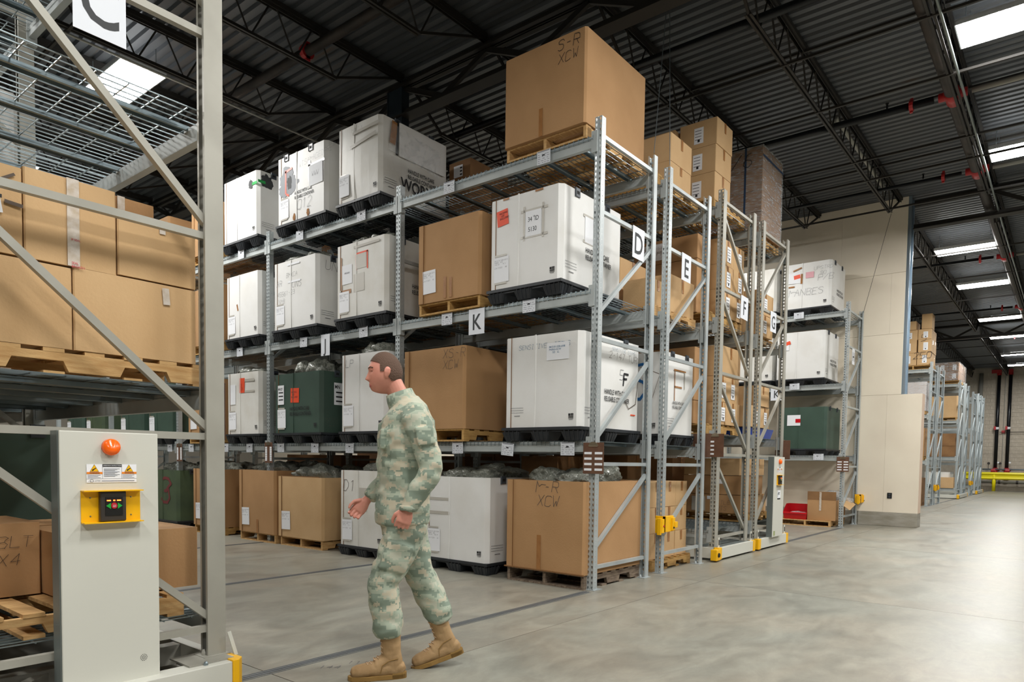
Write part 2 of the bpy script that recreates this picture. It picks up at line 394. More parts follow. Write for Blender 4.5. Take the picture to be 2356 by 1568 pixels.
# open-web joists run along x every 1.6 m, hung between girders that run along y
ZT,ZB=6.72,6.215
def joist_chords(L,a,b,c0,c1):
    mb=MB()
    for s in (-1,1):
        mb.box(0,L,s*.036-.016,s*.036+.016,ZT-.01,ZT+.045); mb.box(0,L,s*.022-.004,s*.022+.004,ZT-.05,ZT+.04)
        mb.box(a,b,s*.026-.014,s*.026+.014,ZB-.004,ZB+.004); mb.box(a,b,s*.014-.004,s*.014+.004,ZB,ZB+.045)
    if c0: mb.bar((a+.02,0,ZB+.02),(.1,0,ZT-.03),.03,.03)
    if c1: mb.bar((b-.02,0,ZB+.02),(L-.1,0,ZT-.03),.03,.03)
    return mb.mesh('roof_joist','steel')
rodA=MB().tube((-.3+.05,0,ZT-.03),(-.02,0,ZB+.03),.011,6).mesh('web_rod','steel')
rodB=MB().tube((.3-.05,0,ZT-.03),(.02,0,ZB+.03),.011,6).mesh('web_rod','steel')
spans=[(-9.0,15.9,.6,14.6,1,1),(6.98,9.25,.7,8.2,1,1),(16.35,14.9,.9,14.2,1,1),(31.3,15.0,.7,14.3,1,1)]
SP=[(-7.5,14.4),(6.98,9.2),(16.35,14.9),(31.3,15.0)]
for j in range(-8,16):
    y=1.44+1.6*j
    if y>YB or y<YF: continue
    for si,(xs,L) in enumerate(SP):
        a,b=(.7,L-1.15) if si==0 else (.7,L-.95)
        me=cached(('jc',si),lambda: joist_chords(L,a,b,1,1)); o=O('roof_joist',me,ceiling,(xs,y,0))
        n=int((b-a)/.6); off=b-n*.6
        near=(si<2 and 0<=j<=7)
        if near:
            for k in range(n+1):
                xx=off+k*.6
                if xx-.3>0.1: O('web_rod',rodA,o,(xx,0,0))
                if xx+.3<L-.1: O('web_rod',rodB,o,(xx,0,0))
        else:
            def mk():
                mb=MB()
                for k in range(n+1):
                    xx=off+k*.6; mb.tube((xx-.25,0,ZT-.03),(xx-.02,0,ZB+.03),.012,5); mb.tube((xx+.25,0,ZT-.03),(xx+.02,0,ZB+.03),.012,5)
                return mb.mesh('web','steel')
            O('web',cached(('web',si),mk),o)
def girder(x,y0,y1,zb,name='roof_girder',post=None):
    g=MB()
    for s in (-1,1):
        g.box(x+s*.05-.045,x+s*.05+.045,y0,y1,6.60,6.62); g.box(x+s*.02-.01,x+s*.02+.01,y0,y1,6.60,6.7)
        g.box(x+s*.05-.05,x+s*.05+.05,y0,y1,zb-.02,zb); g.box(x+s*.02-.01,x+s*.02+.01,y0,y1,zb,zb+.09)
    o=O(name,g.mesh(name,'steel'),ceiling)
    y=1.44-1.6*8; k=0
    while y<y1-1.7:
        if y>=y0:
            O('girder_brace',MB().bar((x,y,6.6),(x,y+.8,zb+.05),.07,.05,(1,0,0)).mesh('girder_brace','steel'),o)
            O('girder_brace',MB().bar((x,y+1.6,6.6),(x,y+.8,zb+.05),.07,.05,(1,0,0)).mesh('girder_brace','steel'),o)
        y+=1.6
girder(6.94,YF,YB-1,6.2); girder(16.3,YF,2.8,6.13); girder(31.2,YF,YB-1,6.15)
# cross bridging rods and pipes along y
br=MB()
for x in (8.9,10.35,12.4,13.3,15.0,3.2,0.2,18.9,21.5,24.4,27.5,34,37,40): br.bar((x,YF+.1,ZB-.0),(x,2.7 if x>16.2 and x<16.5 else YB-.1,ZB),.03,.03)
for x in (9.6,11.9,14.0,): br.bar((x,YF+.1,ZT-.03),(x,YB-.1,ZT-.03),.03,.03)
O('bridging_rod',br.mesh('bridging_rod','steel'),ceiling,kind='stuff')
# sprinkler piping
sp=T('sprinkler_main','large brown sprinkler main with red fittings under the roof joists','pipe',(0,1.52,6.5))
O('pipe',MB().tube((-8.5,.0,-.16),(45.9,0,-.16),.085,16).mesh('pipe','pipe',True),sp)
O('conduit',MB().tube((-8.5,-.17,-.3),(45.9,-.17,-.3),.016,8).mesh('conduit','panelside',True),sp)
for x in (4.6,8.05,11.25,14.3,20.4,27,33):
    O('red_tee',MB().tube((x-.16,0,-.16),(x+.14,0,-.16),.098,14).tube((x,-.17,-.14),(x,.17,-.14),.06,12).mesh('red_tee','redfit',True),sp,label='red pipe fitting')
bx=(8.05,11.25,14.3,20.4,27,33)
LBL=['nearest of the black branch pipes, over the first racks','second black branch pipe, with a red coupling near the main','third black branch pipe, just in front of the cream wall',
 'first branch pipe beyond the cream wall end','second branch pipe beyond the cream wall end','farthest branch pipe before the block wall']
for i,x in enumerate(bx):
    t=T('branch_pipe',LBL[i],'pipe',(x,1.72,6.36),0,'sprinkler branch pipes')
    y1=18 if x<16 else 9
    O('pipe',MB().tube((0,.03,0),(0,y1,0),.05 if i<2 else .032,12).mesh('pipe','bpipe',True),t)
    O('coupling',MB().tube((0,.28,0),(0,.33,0),.075,12).box(-.015,.015,.285,.325,-.10,.10).mesh('coupling','redfit'),t,label='red coupling')
    O('sprinkler_head',MB().tube((0,.62,.04),(0,.62,.13),.014,8).lathe((0,.62,.11),[(.012,0),(.025,.01),(.025,.018)],n=10).mesh('sprinkler_head','bpipe'),t)
    t2=T('cross_pipe',['grey pipe crossing the joists beside the first big lamp','grey pipe crossing the joists beside the second big lamp','grey pipe level with the top of the wall end','grey pipe past the wall end, before the third lamp','grey pipe between the fourth and fifth lamps','grey pipe near the last lamps'][i],'pipe',(x+.02,1.3,6.36),0,'grey cross pipes')
    O('pipe',MB().tube((0,0,0),(0,-14.5,0),.035,12).mesh('pipe','gpipe',True),t2)
t=T('aisle_pipe','brown pipe with one red coupling high over the aisle on the left','pipe',(5.45,6.0,6.5),0)
O('pipe',MB().tube((0,-4,0),(0,20,0),.06,12).mesh('pipe','pipe',True),t)
O('coupling',MB().tube((0,2.0,0),(0,2.07,0),.095,12).box(-.03,.03,2.0,2.07,-.12,.12).mesh('coupling','redfit'),t,label='red coupling')
t=T('conduit_run','thin grey conduit running under the joists over the near aisle','conduit',(2.5,9.5,6.18))
O('tube',MB().tube((-2,0,0),(4.3,0,0),.014,8).tube((4.3,0,0),(6.5,-.5,.05),.014,8).mesh('tube','gpipe',True),t)
t=T('far_aisle_pipe','grey conduit along the top chord of the joist near the cream wall','conduit',(11.6,3.14,6.66))
O('tube',MB().tube((0,0,0),(3.6,0,0),.03,8).tube((0,0,0),(-.05,.02,-.12),.03,8).mesh('tube','gpipe',True),t)
# steel column between the first two rack rows
t=T('steel_column','dark blue painted steel column rising behind the stacked containers','column',(6.94,7.97,0))
O('shaft',MB().box(-.07,.07,-.16,-.14,.02,6.6).box(-.07,.07,.14,.16,.02,6.6).box(-.06,.06,-.14,.14,.02,6.6).mesh('shaft','bluecol'),t)
O('base_plate',MB().box(-.09,.09,-.2,.2,0,.02).mesh('base_plate','bluecol'),t)
# safety wires
t=T('guy_wires','two thin steel wires hung from the roof down to the tops of the lettered frames','wire',(6.75,3.66,4.55))
O('wire',MB().tube((0,0,0),(.85,.33,2.2),.004,5).mesh('wire','zinc'),t); O('wire',MB().tube((.37,0,0),(.87,.31,2.2),.004,5).mesh('wire','zinc'),t)
t=T('wall_wire','thin wire slanting up the cream wall from the last low frame','wire',(16.03,3.66,4.4))
O('wire',MB().tube((0,0,0),(-.6,-.6,1.86),.004,5).mesh('wire','steel'),t)

# cream partition on the right: wallboards on a concrete curb
wr=MB().box(16.14,16.44,2.89,YB,.29,6.77).box(16.14,16.44,2.53,2.9,.29,2.73)
wall_r=struct('wall_right',wr.mesh('wall_right','drywall'))
O('curb',MB().box(16.10,16.47,2.49,3.62,0,.285).mesh('curb','curb'),wall_r,bev=.008)
O('curb',MB().box(16.10,16.47,3.63,YB,0,.285).mesh('curb','curb'),wall_r,bev=.008)
ph=[(.29,2.745),(2.75,4.0),(4.005,5.25),(5.255,6.765)]
for k,(a,b) in enumerate(ph):
    ys=[2.489 if k==0 else 2.88,3.14]+[3.14+2.44*i for i in range(1,5)]
    if k%2: ys=[ys[0]]+[v+1.0 for v in ys[1:]]
    for c,d in zip(ys,ys[1:]): O('wallboard',MB().box(16.12,16.139,c+.001,d-.001,a,b).mesh('wallboard','drywall'),wall_r)
O('wallboard_end',MB().box(16.141,16.45,2.49,2.525,.29,2.745).mesh('wallboard_end',mat('board_edge','#d9c0ab',.8)),wall_r)
O('metal_stud',MB().box(16.14,16.44,2.855,2.885,2.74,6.77).box(16.13,16.15,2.82,2.86,2.74,6.77).box(16.43,16.45,2.82,2.86,2.74,6.77).mesh('metal_stud','stud'),wall_r,label='bright galvanised stud up the raw wall end')
t=T('outlet_plate','small black outlet plate low on the cream wall end','outlet',(16.118,3.02,.58))
O('plate',MB().box(-.008,0,-.045,.045,0,.12).mesh('plate','dark'),t,bev=.002)
O('socket',MB().box(-.010,-.007,-.02,.02,.02,.05).box(-.010,-.007,-.02,.02,.07,.10).mesh('socket','latch'),t)
# end wall of painted concrete block
wall_f=struct('wall_far',MB().box(46.06,46.4,YF,YB,0,6.9).mesh('wall_far','mortar'))
for r in range(33):
    z=r*.203+.003
    for c in range(-1,9):
        y=1.35+c*.406+(.203 if r%2 else 0)
        if y>4.6 or y<1.1: continue
        O('block',cached('cmu',lambda: MB().box(0,.05,.004,.402,0,.195).mesh('block','block')),wall_f,(46.035,y,z))
O('block',MB().box(46.04,46.07,4.9,YB,.0,6.7).box(46.04,46.07,YF,1.1,0,6.7).mesh('block','block'),wall_f)
struct('wall_back',MB().box(XL,46.4,YB,YB+.2,0,6.9).mesh('wall_back','plainwall'))
struct('wall_left',MB().box(XL-.2,XL,YF,YB,0,6.9).mesh('wall_left','plainwall'))
struct('wall_near',MB().box(XL,46.4,YF-.2,YF,0,6.9).mesh('wall_near','plainwall'))

# ------------------------------------------------------------------ lamps
def lampparts(t):
    L,Wd=1.2,.58
    h=MB().box(-Wd/2,Wd/2,-L/2,L/2,.045,.06).box(-Wd/2,-Wd/2+.012,-L/2,L/2,0,.05).box(Wd/2-.012,Wd/2,-L/2,L/2,0,.05).box(-Wd/2,Wd/2,-L/2,-L/2+.012,0,.05).box(-Wd/2,Wd/2,L/2-.012,L/2,0,.05).box(-.09,.09,-.25,.25,.06,.1)
    O('housing',cached('lh',lambda: h.mesh('housing','housing')),t)
    d=MB().add([(-Wd/2+.013,-L/2+.013,.004),(Wd/2-.013,-L/2+.013,.004),(Wd/2-.013,L/2-.013,.004),(-Wd/2+.013,L/2-.013,.004)],[(0,3,2,1)])
    O('diffuser',cached('ld',lambda: d.mesh('diffuser','lamp',fix=False)),t)
    u=MB()
    for k in range(8):
        y=-.5+k*.14; u.add([(-.25,y,.062),(-.1,y,.062),(-.1,y+.05,.062),(-.25,y+.05,.062)],[(0,1,2,3)]); u.add([(.1,y,.062),(.25,y,.062),(.25,y+.05,.062),(.1,y+.05,.062)],[(0,1,2,3)])
    O('up_slots',cached('lu',lambda: u.mesh('up_slots','lampup',fix=False)),t,kind='stuff')
    for sx in (-1,1):
        for sy in (-1,1): O('chain',cached(('lc',sx,sy),lambda: MB().tube((sx*.2,sy*.5,.06),(sx*.2,sy*.5,.37),.004,5).mesh('chain','zinc')),t)
RO=['nearest','second','third','fourth','fifth','sixth','seventh','eighth']
vis=[(9.7,.69,'big near rectangular lamp cut by the top right corner'),(13.65,.69,'second bright rectangular lamp at the right edge of the view')]
far=[19.1,23.0,28.5,32.6,37.8,41.8]
for i,x in enumerate(far): vis.append((x,2.2,['first','second','third','fourth','fifth','last'][i]+' of the six lamps seen past the cream wall end'))
vis.append((4.17,10.36,'square-looking bright lamp high behind the big grey frame on the left'))
for x,y,l in vis: lampparts(T('ceiling_lamp',l,'lamp',(x,y,6.3),0,'suspended fluorescent lamps'))
out=[(5.6,.69),(1.6,.69),(-2.6,.69),(9.7,-3.6),(5.6,-3.6),(1.6,-3.6),(-2.6,-3.6),(13.65,-3.6),(19.1,-2.4),(28.5,-2.4),(4.17,15.1),(4.17,20),(-1.2,5.6),(-1.2,10.4),(-1.2,15.1),(13.0,6.2),(13.0,11.0),(13,16),(8.2,13.5),(8.3,19.5),(19.1,6.8),(28.5,6.8),(37.8,6.8)]
for x,y in out: lampparts(T('ceiling_lamp','suspended fluorescent lamp outside the view','lamp',(x,y,6.3),0,'lamps out of view'))

# ------------------------------------------------------------------ pallet racking
PW,PD=.076,.07
def cell(mb,P,u0,u1,v0,v1,hole):
    """plate cell with a hole; P maps (u,v) to 3D; hole: 8 offsets from the centre"""
    cu,cv=(u0+u1)/2,(v0+v1)/2
    out=[(u0,v0),(cu,v0),(u1,v0),(u1,cv),(u1,v1),(cu,v1),(u0,v1),(u0,cv)]
    inn=[(cu+a,cv+b) for a,b in hole]
    vs=[P(*p) for p in out]+[P(*p) for p in inn]
    mb.add(vs,[(i,(i+1)%8,8+(i+1)%8,8+i) for i in range(8)])
TEAR=[(-.0035,-.014),(0,-.016),(.0035,-.014),(.0085,.002),(.007,.012),(0,.015),(-.007,.012),(-.0085,.002)]
BIGT=[(-.005,-.016),(0,-.018),(.005,-.016),(.010,.001),(.009,.013),(0,.017),(-.009,.013),(-.010,.001)]
DOT=[(-.003,-.003),(0,-.0045),(.003,-.003),(.0045,0),(.003,.003),(0,.0045),(-.003,.003),(-.0045,0)]
def upright(h,kind):
    mb=MB(); w=PW/2; D=.1 if kind=='m' else PD; g=.006; pit=.0508; n=int(h/pit); th=.0
    hole=BIGT if kind=='m' else TEAR
    for k in range(n):
        z0=k*pit; z1=z0+pit
        cell(mb,lambda u,v:(0,u,v),-w,-g,z0,z1,hole); cell(mb,lambda u,v:(0,u,v),g,w,z0,z1,hole)
        if kind!='m':
            mb.add([(0,-w,z0),(.012,-w,z0),(.012,-w,z1),(0,-w,z1)],[(0,1,2,3)])
            cell(mb,lambda u,v:(u,-w,v),.012,D-.012,z0,z1,DOT)
            mb.add([(D-.012,-w,z0),(D,-w,z0),(D,-w,z1),(D-.012,-w,z1)],[(0,1,2,3)])
    H=n*pit
    mb.add([(0,-g,0),(.008,0,0),(0,g,0),(0,-g,H),(.008,0,H),(0,g,H)],[(0,1,4,3),(1,2,5,4)])
    if kind=='m': mb.add([(0,-w,0),(D,-w,0),(D,-w,H),(0,-w,H)],[(0,1,2,3)])
    mb.add([(0,w,0),(D,w,0),(D,w,H),(0,w,H)],[(0,1,2,3)])
    for s in (-1,1): mb.add([(D,s*w,0),(D,s*(w-.018),0),(D,s*(w-.018),H),(D,s*w,H)],[(0,1,2,3)])
    return mb
def up_simple(h):
    D=PD; w=PW/2
    return MB().box(0,.003,-w,w,0,h).box(0,D,-w,-w+.003,0,h).box(0,D,w-.003,w,0,h)
def mk_upright(h,kind,mt):
    def f():
        me=upright(h,kind).mesh('upright',mt,fix=False); return me
    return cached(('up',round(h,2),kind,mt),f)
def beammesh(L,mt,hh=.105):
    mb=MB(); mb.box(0,.045,0,L,-hh,-.028); mb.box(0,.03,0,L,-.028,0)      # stepped profile, front face at x=0
    for y in (-.004,L-.0): mb.box(-.012,.052,y-.03,y+.034,-hh-.05,.045)
    return mb.mesh('beam',mt)
def deckmesh(L,D,dx=.14,dy=.055,wf=True):
    mb=MB(); r=.0028
    n=int(L/dy)
    for i in range(n+1):
        y=i*L/n
        mb.box(0,D,y-r,y+r,0,2*r)
        if wf:
            mb.box(-.012,0,y-r,y+r,0,2*r); mb.box(-.0175,-.012,y-r,y+r,-.042,2*r); mb.box(D,D+.012,y-r,y+r,0,2*r); mb.box(D+.012,D+.0175,y-r,y+r,-.042,2*r)
    m_=int(D/dx)
    for i in range(m_+1):
        x=i*D/m_; mb.box(x-r,x+r,0,L,-2*r,0)
    if wf: mb.box(-.019,-.014,0,L,-.03,-.024); mb.box(D+.014,D+.019,0,L,-.03,-.024)
    return mb.mesh('wire_deck','zinc')
def chanmesh(D): 
    return MB().prism([(-.03,-.006),(-.03,-.03),(-.022,-.034),(-.022,-.012),(.022,-.012),(.022,-.034),(.03,-.03),(.03,-.006)],'x',.0,D).mesh('deck_channel','chan')
class Rack: pass
def rack(name,label,x0,D,ys,top,levels,hz,dg,kind='s',mt='rack',zb=0,detail=True,nbay=None,bmt='beam',base=True):
    """x0: outer face of the front uprights, D overall depth; ys: upright centre lines; levels: top of each beam"""
    t=T(name,label,'rack',(x0,ys[0],0)); R=Rack(); R.t=t
    for i,y in enumerate(ys):
        yy=y-ys[0]; h=top-zb
        near=detail and i<4
        me=mk_upright(h,kind,mt) if near else cached(('us',round(h,2),mt),lambda: up_simple(h).mesh('upright',mt))
        O('upright',me,t,(0,yy,zb)); O('upright',me,t,(D,yy,zb),PI)
        if base:
            bp=cached(('bp',mt),lambda: MB().box(-.015,.13,-.06,.06,0,.006).lathe((.105,0,.006),[(.012,0),(.012,.012),(.006,.03)],n=6).mesh('base_plate',mt))
            O('base_plate',bp,t,(0,yy,zb+.001)); O('base_plate',bp,t,(D,yy,zb+.001),PI)
        for z in hz:
            O('horizontal_brace',cached(('hb',round(D,3),mt),lambda: MB().box(.05,D-.05,-.018,.018,-.018,.018).mesh('horizontal_brace',mt)),t,(0,yy,z))
        for (xa,za,xb,zb_) in dg:
            O('diagonal_brace',cached(('db',round(D,3),mt,za,zb_),lambda: MB().bar((xa*D,0,za),(xb*D,0,zb_),.036,.036,(0,1,0)).mesh('diagonal_brace',mt)),t,(0,yy,0))
    bays=list(zip(ys,ys[1:])); 
    for i,(a,b) in enumerate(bays):
        L=round(b-a-PW-.004,3)
        for z in levels:
            me=cached(('beam',L,bmt),lambda: beammesh(L,bmt))
            O('beam',me,t,(-.002,a-ys[0]+PW/2+.002,z)); O('beam',me,t,(D+.002,b-ys[0]-PW/2-.002,z),PI)
            if not detail or i>3: 
                O('wire_deck',cached(('wds',L,round(D,3)),lambda: deckmesh(L-.03,D-.0,.2,.12,False)),t,(0,a-ys[0]+PW/2+.02,z+.002)); continue
            l2=L/2-.02
            for k in range(2):
                dk_=O('wire_deck',cached(('wd',round(l2,3),round(D,3)),lambda: deckmesh(l2,D)),t,(0,a-ys[0]+PW/2+.012+k*L/2,z+.001))
                if i<2:
                    for c in range(3): O('deck_channel',cached(('dc',round(D,3)),lambda: chanmesh(D-.09)),dk_,(.045,l2*(c+.5)/3,0))
    R.levels=levels; return R
Y3=[3.672,6.5,9.325,12.15,14.975,17.8]
SD=[(.955,3.53,.045,2.69),(.955,2.33,.045,1.48),(.955,1.12,.045,.4)]
SH=[4.36,3.655,2.445,1.235,.22]
LV=[1.455,2.905,4.35]
rack('pallet_rack','grey fixed pallet rack facing the open aisle, its end frame signed D',5.675,1.115,Y3,4.54,LV,SH,SD)
rack('pallet_rack','grey fixed pallet rack back to back behind the first, end frame signed E',7.085,1.11,Y3[:5],4.54,LV,SH,SD)
MD_F=[(.05,4.47,.95,3.55),(.05,3.45,.95,2.5),(.05,2.36,.95,1.45),(.05,1.27,.95,.34)]
MD_G=[(.95,4.55,.05,3.6),(.95,3.45,.05,2.52),(.95,2.38,.05,1.46),(.95,1.3,.05,.36)]
MH=[4.615,3.515,2.435,1.375,.29]; ML=[.385,1.64,3.09,4.545]
RF=rack('mobile_rack','warm grey mobile rack on a yellow-ended carriage, signed F',8.57,1.15,Y3[:4],4.75,ML,MH,MD_F,'m','mrack',.17)
RG=rack('mobile_rack','warm grey mobile rack carrying the small white control panel, signed G',10.0,1.15,Y3[:4],4.75,ML,MH,MD_G,'m','mrack',.17)
rack('pallet_rack','grey pallet rack standing against the cream partition, signed H',14.91,1.16,Y3[:4],4.55,LV,[4.36,3.655,2.445,1.235,.22],SD)
RC=rack('mobile_rack','big warm grey mobile rack close on the left, signed C',.8,1.15,Y3[:5],4.75,[.385,1.62,3.075,4.545],[4.615,3.455,2.415,1.36,.322],[(.05,4.47,.95,3.6),(.1,3.42,.935,2.48),(.05,2.3,.935,1.4),(.05,1.25,.935,.38)],'m','mrack',.17)
fy=Y3[:3]; FR=[]
for x,l,k in ((25.2,'first pale rack seen past the cream wall end',0),(26.7,'second pale rack past the cream wall, back to back with the first',0),(32.15,'far pale mobile rack on a white and yellow carriage',1),(33.9,'far pale mobile rack just behind the one with the wrapped cartons',1),(36.6,'far pale fixed rack carrying a yellow guard box',0),(38.7,'far pale mobile rack nearest the block wall',1),(40.2,'farthest pale mobile rack beside the yellow guard rail',1)):
    FR.append(rack('pallet_rack' if not k else 'mobile_rack',l,x,1.1,fy,4.62+.1*k,[v+.2*k for v in LV]+([.4] if k else []),[v+.12*k for v in SH],SD if not k else MD_G,'s','frack',.17 if k else 0,detail=(x<33)))

# mobile carriages
def carriage(root,x0,x1,sens=False,L=8.6):
    w_=x1-x0; off=(x0-root.location.x,-.122,0)
    def P(name,me,dx=0,**k): return O(name,me,root,(off[0]+dx,off[1],0),**k)
    P('end_beam',MB().box(.08,w_-.06,0,.05,.025,.168).mesh('end_beam','panel'),bev=.004,label='white carriage end beam')
    for q in ((0,.06),(w_-.06,w_)): P('side_beam',MB().box(q[0],q[1],.06,L,.03,.168).mesh('side_beam','panel'))
    P('top_plate',MB().box(.05,w_-.05,.05,.35,.15,.168).mesh('top_plate','panelside'))
    for a,c in ((0,.1),(w_-.075,w_)): P('yellow_cap',MB().prism([(a,.0),(a+.01,-.012),(c-.01,-.012),(c,.0),(c,.07),(a,.07)],'z',.02,.172).mesh('yellow_cap','ypaint'),bev=.004,label='yellow end cap')
    wh=cached('wheel',lambda: MB().lathe((0,0,.062),[(.058,-.03),(.058,.03)],'x',n=14).mesh('wheel','dark'))
    for x in (.2,w_-.2):
        for k in range(3):
            o=P('wheel',wh,x); o.location.y+=.1+k*2.81
    if sens:
        s=P('sensor_box',MB().box(-.13,-.005,-.035,.05,.02,.16).mesh('sensor_box','ypaint'),bev=.006,label='yellow sensor box with a black eye')
        O('sensor_eye',MB().lathe((-.068,-.036,.09),[(.03,0),(.026,-.012),(.014,-.014)],'y',n=14).mesh('sensor_eye','dark'),s)
    for x in (.06,w_-.1):
        f=P('foot_bracket',MB().box(0,.05,.03,.036,.13,.30).mesh('foot_bracket','panel'),x)
        for q in (.012,.03): O('slot',MB().box(q,q+.006,.026,.031,.2,.27).mesh('slot','dark'),f)
carriage(RF.t,8.5,9.8,True)
carriage(RG.t,9.93,11.25,False)
root=RC.t
def PC(name,me,**k): return O(name,me,root,(-.1,-.122,0),**k)
PC('end_beam',MB().box(0,1.205,-.07,.05,.025,.165).mesh('end_beam','panel'),bev=.004,label='white carriage end beam')
for q in ((0,.07),(1.2,1.26)): PC('side_beam',MB().box(q[0],q[1],.06,11.2,.03,.165).mesh('side_beam','panel'))
PC('yellow_cap',MB().prism([(1.205,-.075),(1.24,-.075),(1.275,-.04),(1.275,.14),(1.205,.14)],'z',.015,.172).mesh('yellow_cap','ypaint'),bev=.003,label='yellow corner cap')
PC('foot_plate',MB().box(1.0,1.24,-.02,.2,.166,.174).mesh('foot_plate','mrack'))
PC('bolt',MB().lathe((1.08,-.03,.165),[(.012,0),(.012,.012),(.006,.02)],n=6).mesh('bolt','zinc'))
PC('brace_strap',MB().bar((1.275,.02,.17),(1.245,.04,.30),.02,.006,(0,1,0)).mesh('brace_strap','panel'))
for k in range(4):
    for x in (.3,1.0):
        o=PC('wheel',CACHE['wheel']); o.location.x+=x; o.location.y+=.1+k*2.81
for y in (.5,2.6): PC('drive_beam',MB().box(.07,1.2,y,y+.08,.05,.16).mesh('drive_beam','mrack'))
PC('drive_brace',MB().bar((.1,.1,.12),(1.1,1.1,.12),.05,.05).mesh('drive_brace','mrack'))
carriage(FR[2].t,32.05,35.05,True,5.6); carriage(FR[5].t,38.6,41.4,True,5.6)

# ------------------------------------------------------------------ pallets and containers
def wood_pallet(loc,label,wx=1.12,wy=1.0,kind='wood',h=.13,group=None,nb=7):
    t=T('wooden_pallet',label,'pallet',loc,0,group)
    st=.035; bt=.018; notch=[(0,bt),(.0,h-bt),(wx,h-bt),(wx,bt),(wx*.82,bt),(wx*.80,h*.55),(wx*.62,h*.55),(wx*.60,bt),(wx*.40,bt),(wx*.38,h*.55),(wx*.20,h*.55),(wx*.18,bt)]
    sm=cached(('str',wx,h,kind),lambda: MB().prism(notch,'y',0,st).mesh('stringer',kind))
    for y in (0,wy/2-st/2,wy-st): O('stringer',sm,t,(-wx/2,-wy/2+y,0))
    bw=.088
    bm=cached(('pb',wy,kind),lambda: MB().box(-bw/2,bw/2,-wy/2,wy/2,0,bt).mesh('deck_board',kind))
    rnd=random.Random(int(loc[1]*100))
    for i in range(nb): O('deck_board',bm,t,(-wx/2+bw/2+i*(wx-bw)/(nb-1),rnd.uniform(-.006,.006),h-bt))
    for i in range(4): O('bottom_board',bm,t,(-wx/2+bw/2+i*(wx-bw)/3,0,0))
    return t
def sleeve_mesh(wx,wy,h,c,mt,open_top,bulge,wall=.012,inner=.09,seed=0,flare=0):
    rnd=random.Random(seed)
    def ring(off,z,b):
        a,bb=wx/2-off,wy/2-off; cc=max(.004,c-off*.4)
        pts=[]
        seg=[((-a+cc,-bb),(a-cc,-bb)),((a,-bb+cc),(a,bb-cc)),((a-cc,bb),(-a+cc,bb)),((-a,bb-cc),(-a,-bb+cc))]
        nrm=[(0,-1),(1,0),(0,1),(-1,0)]
        for (p,q),n in zip(seg,nrm):
            for k in range(6):
                f=k/5; e=b*math.sin(PI*f)
                pts.append((p[0]+(q[0]-p[0])*f+n[0]*e,p[1]+(q[1]-p[1])*f+n[1]*e,z))
        return pts
    mb=MB(); rings=[]
    K=7
    for k in range(K):
        f=k/(K-1); rings.append(ring(0,h*f,bulge*(math.sin(PI*f)*.8+.2)+flare*(1-f)**3))
    n=24
    if open_top:
        rings.append(ring(wall,h,bulge*.2)); rings.append(ring(wall,h-inner,bulge*.3))
    vs=[p for r in rings for p in r]; fs=[]
    for j in range(len(rings)-1):
        for i in range(n): fs.append((j*n+i,j*n+(i+1)%n,(j+1)*n+(i+1)%n,(j+1)*n+i))
    fs.append(tuple((len(rings)-1)*n+i for i in range(n))); fs.append(tuple(reversed(range(n))))
    mb.add(vs,fs); return mb.mesh('sleeve',mt)
def plastic_base(wx,wy,h=.135):
    mb=MB(); 
    mb.box(-wx/2,wx/2,-wy/2,wy/2,h-.03,h)
    mb.box(-wx/2+.02,wx/2-.02,-wy/2+.02,wy/2-.02,h-.05,h-.03)
    for i in range(3):
        for j in range(3):
            cx=(-wx/2+.12,0,wx/2-.12)[i]; cy=(-wy/2+.12,0,wy/2-.12)[j]
            b,tp=.085,.115
            vs=[(cx-b,cy-b,0),(cx+b,cy-b,0),(cx+b,cy+b,0),(cx-b,cy+b,0),(cx-tp,cy-tp,h-.045),(cx+tp,cy-tp,h-.045),(cx+tp,cy+tp,h-.045),(cx-tp,cy+tp,h-.045)]
            mb.add(vs,[(0,3,2,1),(4,5,6,7),(0,1,5,4),(1,2,6,5),(2,3,7,6),(3,0,4,7)])
            for k in range(4):
                o=-.09+k*.055
                if i==0: mb.bar((cx-.088,cy+o*.8,0.004),(cx-.12,cy+o,h-.035),.008,.008)
                if j==0: mb.bar((cx+o*.8,cy-.088,0.004),(cx+o,cy-.12,h-.035),.008,.008)
    return mb.mesh('pallet_base','black')
def latch(parent,face,org,u,v):
    o=O('latch',cached('latch',lambda: MB().box(-.04,.04,-.055,.03,0,.012).box(-.045,-.04,-.06,.03,0,.02).mesh('latch','latch')),parent); onface(o,face,org,u,v,.0)
    q=O('latch_slot',cached('latchs',lambda: MB().box(-.022,.022,-.03,0,.012,.014).mesh('latch_slot','dark')),o)
HANDLE='HANDLE WITH CARE\nREUSABLE CONTAINER'
SHEET=['8415-01-538-6315\nPARKA, XCW\n100 EA    XL-L\n\nLIN P12021   #5','8415-01-535-9979\nPARKA, XCW\n100 EA   XXL-R\n\nLIN P12531   #2','8415-01-538-6308\nPARKA, XCW\n100 EA    L-L\n\nLIN P12021   #4']
def stock_sheet(parent,face,org,u,v,k=0,w_=.19,h=.24,tilt=0,name='stock_label',n=.0068):
    p=decal(name,parent,face,org,u,v,w_,h,'paper',n,tilt)
    q=O('handwriting',strokemesh(SHEET[k%3],'pen',.55,11+k),p); s=w_*.92/15
    q.matrix_basis=Matrix.Translation((w_*.05,h*.84,.0015))@Matrix.Scale(w_*.9/14.6,4)
    return p
def tape(parent,face,org,u,v,wd,h,mt='gtape',tilt=0): return decal('tape_strip',parent,face,org,u,v,wd,h,mt,.0062 if wd<.45 else .024,tilt)
